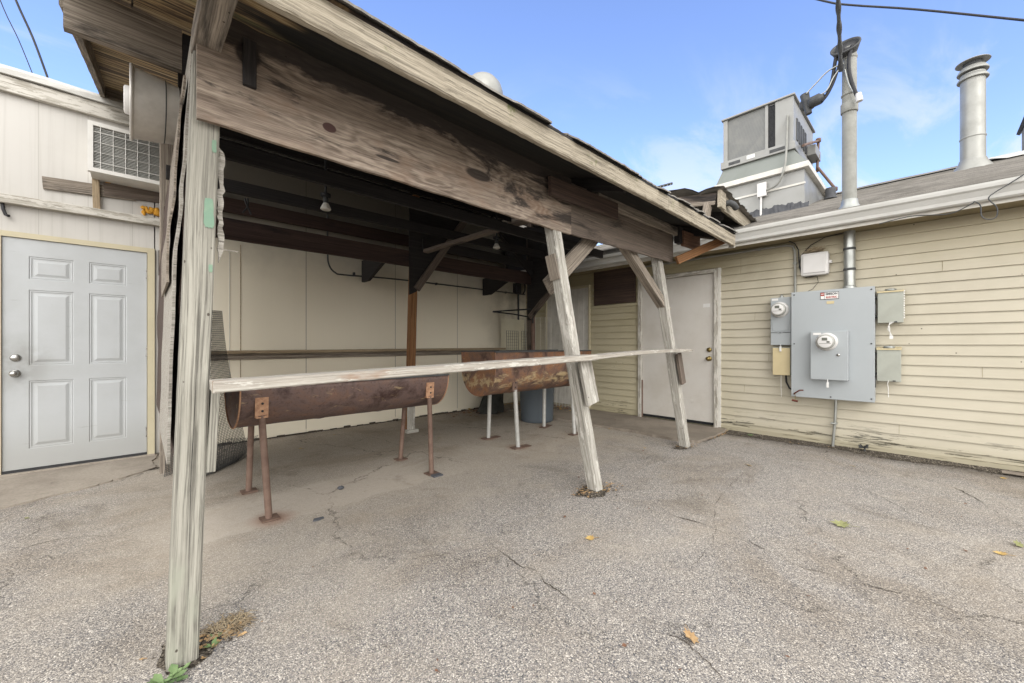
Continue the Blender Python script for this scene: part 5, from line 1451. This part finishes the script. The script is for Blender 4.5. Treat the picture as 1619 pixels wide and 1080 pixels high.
cc = MB(); cc.tube(curve([P(518, 330, y=5.47), P(518, 395, y=5.47), P(520, 418, y=5.47), P(530, 431, y=5.47), P(548, 435, y=5.47), P(640, 443, y=5.47), P(830, 466, y=5.47)], 6), .011, 8)
for q in (560, 690, 800):
    pq = P(q, 440, y=5.47); zq = 2.12
    cc.box(pq.x - .01, pq.x + .01, 5.455, 5.50, zq - .018, zq + .018)
tag(cc.build('wall_conduit', M['darkgrey'], None, origin=(3, 5.47, 2.1)), 'dark thin conduit running along the white wall inside the shed', 'conduit')
jb = P(818, 455, y=5.46)
jt = empty('junction_box', (jb.x, 5.47, 2.15), 'small black junction box with a cable in the upper back corner of the white wall', 'junction box')
bbox('box_body', jb.x - .07, jb.x + .07, 5.42, 5.515, 2.12, 2.32, M['black'], jt, .01)
MB().tube(curve([(jb.x + .02, 5.45, 2.32), (jb.x + .08, 5.44, 2.40), (jb.x + .17, 5.44, 2.36), (jb.x + .19, 5.44, 2.22), (jb.x + .14, 5.45, 2.12)]), .014, 8).build('cable', M['black'], jt)
vc = MB().tube([(5.42, 5.49, 3.2), (5.42, 5.49, 1.62)], .018, 8)
tag(vc.build('vertical_conduit', M['darkgrey'], None, origin=(5.42, 5.49, 1.62)), 'vertical dark pipe beside the black junction box in the back corner', 'conduit')
# swing arm bracket
sa = MB(); sa.tube([(4.86, 4.60, 1.74), (4.62, 4.9, 1.72), (4.42, 5.1, 1.70)], .012, 6); sa.tube([(4.42, 5.1, 1.70), (4.66, 4.86, 1.66), (4.86, 4.62, 1.60)], .012, 6); sa.tube([(4.87, 4.59, 1.5), (4.87, 4.59, 1.80)], .02, 8)
tag(sa.build('swing_bracket', M['black'], None, origin=(4.87, 4.6, 1.6)), 'black swing arm bracket on the rear corner post', 'bracket')
# plastic sheet on the wall
ps = MB(); pts_ = []; nx_, nz_ = 24, 30
for i in range(nx_ + 1):
    for j in range(nz_ + 1):
        x = 4.95 + .62 * i / nx_; z = .55 + 1.08 * j / nz_
        pts_.append((x, 5.50 - .012 - .02 * abs(mnoise.noise(Vector((x * 4, z * 3, 0)))) - .012 * mnoise.noise(Vector((x * 9 + z * 5, z * 2, 3))), z))
ps.add(pts_, [(i * (nz_ + 1) + j, (i + 1) * (nz_ + 1) + j, (i + 1) * (nz_ + 1) + j + 1, i * (nz_ + 1) + j + 1) for i in range(nx_) for j in range(nz_)], True)
tag(ps.build('plastic_sheet', M['plastic'], None, origin=(5.2, 5.5, 1)), 'wrinkled shiny yellowed plastic sheet pinned to the wall by the back corner', 'plastic sheet')
# flood lamps
def flood(px, py, y, label):
    c0 = P(px, py, y=y); t = empty('flood_lamp', (c0.x, c0.y, c0.z), label, 'lamp', 'flood bulbs hanging inside the shed')
    MB().lathe((c0.x, c0.y, c0.z - .045), (0, 0, 1), [(0, .001), (.001, .045), (.008, .050), (.02, .048), (.06, .028), (.07, .022)], 20).build('bulb', M['bulb'], t)
    MB().lathe((c0.x, c0.y, c0.z + .022), (0, 0, 1), [(0, .024), (.03, .026), (.06, .026), (.065, .018)], 16).build('socket', M['darkgrey'], t)
    MB().lathe((c0.x, c0.y, c0.z + .086), (0, 0, 1), [(0, .03), (.004, .05), (.03, .05), (.034, .03)], 8).build('mounting_box', M['black'], t)
    MB().tube([(c0.x, c0.y, c0.z + .115), (c0.x, c0.y, dz0(c0.y) - .005)], .012, 8).build('stem', M['black'], t)
flood(515, 325, 4.2, 'nearer flood bulb hanging under the sooty shed roof')
flood(785, 388, 4.2, 'farther flood bulb hanging near the right end of the shed roof')
hk = MB(); q = P(388, 322, y=4.55)
hk.tube(curve([(q.x, 4.58, q.z + .06), (q.x + .01, 4.56, q.z), (q.x + .05, 4.56, q.z - .09)]), .008, 6); hk.tube(curve([(q.x + .02, 4.56, q.z + .06), (q.x + .02, 4.56, q.z - .02), (q.x - .02, 4.56, q.z - .09)]), .008, 6)
tag(hk.build('wire_hook', M['black'], None, origin=tuple(q)), 'twisted black wire hook hanging on the rear beam', 'hook')

def crack(pts, w0):
    q = curve([P(a, b, z=0) for a, b in pts], 34); m = MB(); L_ = []
    for i, p in enumerate(q):
        d = (q[min(i + 1, len(q) - 1)] - q[max(i - 1, 0)]); d.z = 0; d.normalize(); nn = Vector((-d.y, d.x, 0))
        off = nn * (.022 * mnoise.noise(p * 9) + .012 * mnoise.noise(p * 31) + .005 * mnoise.noise(p * 90)); t = i / (len(q) - 1)
        w_ = w0 * .75 * max(.08, .42 + 1.5 * mnoise.noise(p * 7 + Vector((3, 0, 0)))) * min(1, 8 * t, 8 * (1 - t)) + .0003
        L_.append((p + off + nn * w_, p + off - nn * w_))
    m.add([(v.x, v.y, .0035) for pr in L_ for v in pr], [(2 * i, 2 * i + 1, 2 * i + 3, 2 * i + 2) for i in range(len(L_) - 1)])
    tag(m.build('asphalt_crack', M['soil'], None), kind='structure')
for pts, w0 in (([(776, 858), (797, 876), (825, 897), (846, 902), (857, 915), (881, 936), (917, 957), (934, 981), (960, 1010)], .0042),
                ([(1220, 872), (1239, 885), (1267, 897), (1302, 907), (1340, 921), (1384, 930), (1425, 938), (1456, 945), (1491, 959), (1529, 975), (1548, 986), (1600, 1010)], .0036),
                ([(996, 793), (1029, 807), (1090, 823), (1150, 845), (1220, 872)], .0040),
                ([(1440, 753), (1522, 778), (1598, 825), (1619, 834)], .0040),
                ([(1180, 745), (1135, 790), (1128, 850), (1090, 900)], .0016),
                ([(1060, 1000), (1100, 1030), (1140, 1075)], .003),
                ([(0, 880), (60, 862), (120, 850), (200, 848)], .002),
                ([(560, 700), (590, 692), (640, 705), (700, 700), (760, 712)], .003),
                ([(1250, 735), (1330, 760), (1420, 800), (1480, 850)], .0024)):
    crack(pts, w0)

# ================================================================== GROUND CLUTTER
LEAF = [(0, -.5), (.10, -.30), (.34, -.42), (.30, -.22), (.52, -.10), (.36, .02), (.46, .26), (.22, .20), (.14, .30), (.0, .55), (-.14, .30), (-.22, .20), (-.46, .26), (-.36, .02), (-.52, -.10), (-.30, -.22), (-.34, -.42), (-.10, -.30)]
def leaf(x, y, size, rot, mat, label, curl=.25, z=.004, tilt=0, grp='fallen leaves scattered on the ground', squash=1):
    m = MB(); rings_ = []
    for k2, f in enumerate((1, .72, .4, .05)):
        ring = []
        for (a, b) in LEAF:
            px_, py_ = a * f * size * squash, b * f * size
            rr_ = math.hypot(px_, py_) / size
            zz_ = curl * size * (rr_ ** 2) * (1.3 if a > 0 else .6) + .04 * size * mnoise.noise(Vector((a * 3, b * 3, size * 50))) + tilt * px_
            ring.append((px_, py_, zz_ + .12 * abs(tilt) * size))
        rings_.append(ring)
    m.rings(rings_, False, True); m.add(rings_[-1], [tuple(range(len(LEAF)))])
    m.tube([(0, -.48 * size, .02 * size), (.02 * size, -.7 * size, .04 * size), (.06 * size, -.95 * size, .01 * size)], .0012, 4)
    zmin = min(v[2] for v in m.v)
    m.v = [(a, b, c_ - zmin) for a, b, c_ in m.v]
    o = m.build('fallen_leaf', mat, None, Matrix.Translation((x, y, z)) @ Matrix.Rotation(rot, 4, 'Z'))
    return tag(o, label, 'leaf', grp)
def gp_(px, py): q = P(px, py, z=0); return q.x, q.y
LV = [(1093, 1012, .080, 2.2, 'leaft', 'largest tan maple leaf, in the foreground right of centre', .5, .3, .7),
      (1329, 832, .105, .4, 'leafg', 'pale green curled leaf on the open asphalt at the right', .5, .35, .55),
      (933, 853, .06, 1.0, 'leafy', 'golden curled leaf in front of the middle post', .45, .3, .6),
      (1185, 737, .055, 2.6, 'leafy', 'yellow leaf on the asphalt in front of the cabinet', .4, .2, .6),
      (1582, 877, .06, .3, 'leafy', 'yellow leaf near the right edge of the yard', .5, .3, .45),
      (1610, 864, .08, 1.3, 'leafg', 'dark green leaf touching the right edge of the picture', .5, .4, .5),
      (1586, 757, .05, .8, 'leafy', 'bright yellow leaf at the foot of the siding at the far right', .4, .2, .6),
      (1378, 714, .05, 1.8, 'leafy', 'yellow leaf in the debris below the grey conduit', .4, .2, .6),
      (1350, 738, .04, 2.8, 'leafy', 'small yellow leaf on the asphalt below the cabinet', .3, .1, .7),
      (475, 710, .05, .5, 'leafy', 'yellow leaf under the long dark grill', .3, .1, .6),
      (42, 820, .035, .5, 'leafg', 'tiny green leaf on the asphalt at the left edge', .3, .1, .6),
      (1077, 697, .05, 1.5, 'leafy', 'yellow leaf beside the foot of the right front post', .3, .2, .7),
      (1008, 681, .05, .2, 'leafy', 'yellow leaf at the edge of the raised slab', .3, .1, .6),
      (964, 679, .06, 2.4, 'leafy', 'yellow leaf on the slab edge behind the middle post', .3, .1, .5),
      (694, 693, .035, 1.2, 'leafg', 'small yellow green leaf between the two grills', .3, .1, .6),
      (1019, 709, .03, 1.2, 'leafy', 'tiny yellow leaf on the asphalt left of the right front post', .3, .1, .6),
      (987, 1022, .022, 1.2, 'leafb', 'small brown leaf left of the largest maple leaf', .2, .1, .8),
      (811, 962, .018, 2.2, 'leafb', 'tiny reddish leaf scrap in the middle foreground', .2, .1, .6),
      (690, 1062, .018, .2, 'leafb', 'tiny orange leaf scrap at the bottom edge of the picture', .2, .1, .6),
      (893, 818, .028, 2.0, 'leafb', 'small brown leaf between the middle post and the golden leaf', .3, .1, .6),
      (1527, 872, .022, 2.0, 'leafb', 'small brown leaf left of the yellow leaf at the right edge', .2, .1, .8),
      (1526, 797, .022, 1.0, 'leafb', 'small pinkish brown leaf on the asphalt at the upper right', .2, .1, .8),
      (224, 1044, .018, 1.0, 'leaft', 'tiny tan leaf left of the near post', .2, .1, .6),
      (528, 688, .03, 1.0, 'leaft', 'small tan leaf below the middle of the white wall', .2, .1, .6)]
for (px, py, s_, r_, mt, lb, cu, ti, sq) in LV:
    x, y = gp_(px, py); leaf(x, y, s_, r_, M[mt], lb, cu, .004, ti, squash=sq)
# leaf litter in the corner (uncountable)
lm = MB()
def scrap(m, x, y, z, s_):
    a = random.random() * 6.28; u = Vector((math.cos(a), math.sin(a), random.uniform(-.3, .3))) * s_; v = Vector((-math.sin(a), math.cos(a), random.uniform(-.3, .5))) * s_ * random.uniform(.4, .9)
    c0 = Vector((x, y, z + .3 * s_)); m.add([c0 - u, c0 - v * .7, c0 + u, c0 + v], [(0, 1, 2, 3)])
for i in range(420):
    t = random.random(); scrap(lm, 3.6 + 1.9 * random.random() ** .8, 5.46 - abs(random.gauss(0, .30)), .005 + random.random() * .02, random.uniform(.012, .035))
for i in range(200): scrap(lm, 5.0 + random.random() * .55, 4.2 + random.random() * 1.2, .035 + random.random() * .02, random.uniform(.012, .035))
tag(lm.build('leaf_litter', M['leafb'], None), 'drift of dead brown leaves along the foot of the wall by the bin', 'leaf litter', kind='stuff')
ly = MB()
for i in range(90): scrap(ly, 3.8 + 1.7 * random.random(), 5.4 - abs(random.gauss(0, .32)), .02 + random.random() * .03, random.uniform(.015, .04))
for i in range(60): scrap(ly, 5.0 + random.random() * .55, 4.0 + random.random() * 1.3, .05 + random.random() * .02, random.uniform(.015, .04))
tag(ly.build('yellow_leaf_litter', M['leafy'], None), 'yellow leaves on top of the drift in the back corner', 'leaf litter', kind='stuff')
yl = MB()
for i in range(70):
    scrap(yl, random.uniform(.6, 5.3), random.uniform(-.6, 2.6), .003, random.uniform(.004, .011))
for i in range(60): scrap(yl, random.uniform(3.6, 5.5), random.uniform(1.9, 4.2), .034 if i % 2 else .003, random.uniform(.006, .016))
tag(yl.build('leaf_crumbs', M['leafb'], None), 'tiny brown leaf crumbs blown across the yard', 'leaf litter', kind='stuff')
# debris along walls, post holes
db = MB(); dl = MB()
for i in range(1500):
    y = random.uniform(-1.6, 1.8); x = XW - .02 - abs(random.gauss(0, .13)); db_s = random.uniform(.004, .013); scrap(db, x, y, .004, db_s)
for i in range(500):
    x = random.uniform(.3, 5.5); scrap(db, x, YW - .02 - abs(random.gauss(0, .03)), .004, random.uniform(.004, .014))
for (cx, cy, rx, ry) in ((2.60, 1.78, .16, .10), (4.42, 1.86, .14, .08), (.20, 1.92, .09, .07), (5.1, 1.8, .4, .02), (.1, 4.9, .12, .04)):
    for i in range(260): scrap(db, cx + random.gauss(0, rx * .55), cy + random.gauss(0, ry * .55), .004, random.uniform(.004, .011))
for (cx, cy, rx, ry) in ((2.72, 1.78, .12, .09), (2.52, 1.82, .1, .05), (4.5, 1.86, .1, .06), (.25, 1.9, .08, .07), (5.3, 1.8, .25, .02)):
    for i in range(70): scrap(dl, cx + random.gauss(0, rx * .6), cy + random.gauss(0, ry * .6), .006, random.uniform(.005, .014))
for i in range(160): scrap(dl, XW - .03 - abs(random.gauss(0, .07)), random.uniform(-3, 1.8), .006, random.uniform(.004, .012))
tag(db.build('dark_debris', M['soil'], None), 'dark grit and rotten scraps along the walls and post feet', 'debris', kind='stuff')
tag(dl.build('dry_scraps', M['leaft'], None), 'dry tan plant scraps round the post feet', 'debris', kind='stuff')
def soil_patch(cx, cy, rx, ry, label):
    pts = []
    for i in range(28):
        a = 2 * math.pi * i / 28; k2 = 1 + .45 * mnoise.noise(Vector((math.cos(a) * 1.7 + cx, math.sin(a) * 1.7, cy))) + random.uniform(-.08, .08)
        pts.append((cx + math.cos(a) * rx * k2, cy + math.sin(a) * ry * k2))
    m = MB(); m.add([(cx, cy, .012)] + [(x, y, .003) for x, y in pts], [(0, i + 1, (i + 1) % 28 + 1) for i in range(28)], True)
    tag(m.build('soil_patch', M['grit'], None, origin=(cx, cy, 0)), kind='structure')
soil_patch(2.585, 1.80, .15, .10, ''); soil_patch(4.41, 1.89, .13, .07, ''); soil_patch(.15, 1.90, .09, .10, '')
sp2 = MB(); rr = []
for i in range(260):
    y = -6 + 7.8 * i / 259; w_ = .16 + .12 * mnoise.noise(Vector((y * 2, 0, 0))) + .05 * mnoise.noise(Vector((y * 9, 3, 0))) + random.uniform(-.02, .02)
    rr.append([(XW - .002, y, .024), (XW - w_ * .5, y, .012), (XW - w_ - .03, y, .003)])
sp2.rings(rr, False, True, closed=False)
tag(sp2.build('soil_strip', M['grit'], None), kind='structure')
# splintery timber strip on the ground at the far right
beam('timber_strip', (5.53, -.45, .025), (5.50, -1.6, .03), .05, .02, M['greywood'], None)
tag(bpy.data.objects['timber_strip'], 'loose grey timber strip lying at the foot of the siding at the right edge', 'timber strip')
# hose stub / sprinkler bits by the conduit
ob = MB()
for i in range(14):
    a = random.random() * 6.28; c0 = Vector((5.60, .47, .05)); ob.tube([c0, c0 + Vector((math.cos(a) * .03, math.sin(a) * .04, random.uniform(-.01, .04)))], .006, 5)
ob.tube([(5.60, .46, 0), (5.60, .46, .07)], .008, 6)
tag(ob.build('tap_stub', M['darkgrey'], None, origin=(5.6, .46, 0)), 'small broken dark tap stub at the foot of the siding beside the conduit', 'tap')
# stone and flat piece
st_ = MB(); rr = []
for i in range(7):
    t = i / 6; r_ = math.sin(math.pi * (t * .9 + .05)) * .022
    rr.append([(1.185 + math.cos(a) * r_ * 1.2, 3.19 + math.sin(a) * r_, .002 + .026 * t + .003 * math.sin(3 * a)) for a in [k2 * math.pi / 5 for k2 in range(10)]])
st_.rings(rr, True, True); tag(st_.build('stone', M['stone'], None, origin=(1.18, 3.19, 0)), 'small dark stone on the pale concrete in front of the long grill', 'stone')
x, y = gp_(503, 822)
st_ = MB(); st_.prism([(x - .035, y - .012), (x, y - .02), (x + .035, y - .006), (x + .03, y + .012), (x - .02, y + .018)], lambda p, s_: (p[0], p[1], .002 + .008 * s_))
tag(st_.build('stone', M['stone'], None, origin=(x, y, 0)), 'flat grey stone chip on the asphalt right of the near grill leg', 'stone')
x, y = gp_(690, 753)
st_ = MB(); st_.box(x - .04, x + .05, y - .03, y + .03, .002, .014)
tag(st_.build('brick_chip', M['stone'], None, origin=(x, y, 0)), 'thin grey slab chip at the foot of the long grill far leg', 'stone')
# weed rosette in front of the near post
wd_ = MB(); cx, cy = .085, 1.775
for i in range(22):
    a = i * 2.4 + random.uniform(-.3, .3); L_ = random.uniform(.030, .055); w_ = L_ * .42; rise = random.uniform(.1, .5)
    cxx = cx + random.uniform(-.03, .03); cyy = cy + random.uniform(-.02, .02)
    d = Vector((math.cos(a), math.sin(a), rise)).normalized(); s_ = Vector((-math.sin(a), math.cos(a), 0)); c0 = Vector((cxx, cyy, .006))
    P0 = [c0, c0 + d * L_ * .35 + s_ * w_ * .35, c0 + d * L_ * .7 + s_ * w_ * .6, c0 + d * L_, c0 + d * L_ * .7 - s_ * w_ * .6, c0 + d * L_ * .35 - s_ * w_ * .35, c0 + d * L_ * .6 + Vector((0, 0, -.004))]
    wd_.add(P0, [(0, 1, 6), (1, 2, 6), (2, 3, 6), (3, 4, 6), (4, 5, 6), (5, 0, 6)], True)
tag(wd_.build('weed', M['weed'], None, origin=(cx, cy, 0)), 'leafy green weed growing in front of the near post foot', 'weed')
wd2 = MB()
for (cx, cy, n_, s0) in ((.215, 1.86, 6, .03), (5.55, 1.52, 14, .05), (.235, 1.905, 4, .025)):
    for i in range(n_):
        a = i * 2.4; L_ = s0 * random.uniform(.7, 1.2); d = Vector((math.cos(a), math.sin(a), .5)).normalized(); s_ = Vector((-math.sin(a), math.cos(a), 0)); c0 = Vector((cx, cy, .006)); w_ = L_ * (.5 if s0 < .04 else .15)
        wd2.add([c0, c0 + d * L_ * .5 + s_ * w_ * .5, c0 + d * L_, c0 + d * L_ * .5 - s_ * w_ * .5], [(0, 1, 2, 3)], True)
tag(wd2.build('small_weeds', M['weed'], None), 'little green sprouts by the near post and along the siding', 'weeds', kind='stuff')
# dry grass clump beside the near post
dg_ = MB(); q = P(362, 992, z=0)
for i in range(150):
    a = random.random() * 6.28; r0 = random.random() ** .6 * .06
    b = Vector((q.x + math.cos(a) * r0 * 1.1, q.y + math.sin(a) * r0, .004)); h_ = random.uniform(-1.9, 1.9) + a
    d = Vector((math.cos(h_), math.sin(h_), 0)); L_ = random.uniform(.03, .07)
    dg_.tube([b, b + d * L_ * .4 + Vector((0, 0, random.uniform(.006, .018))), b + d * L_ * .8 + Vector((random.uniform(-.01, .01), random.uniform(-.01, .01), .004))], [.0022, .0018, .0008], 3, False)
tag(dg_.build('dry_grass_clump', M['straw'], None, origin=(q.x, q.y, 0)), 'clump of dry straw coloured grass at the right of the near post foot', 'dry grass')
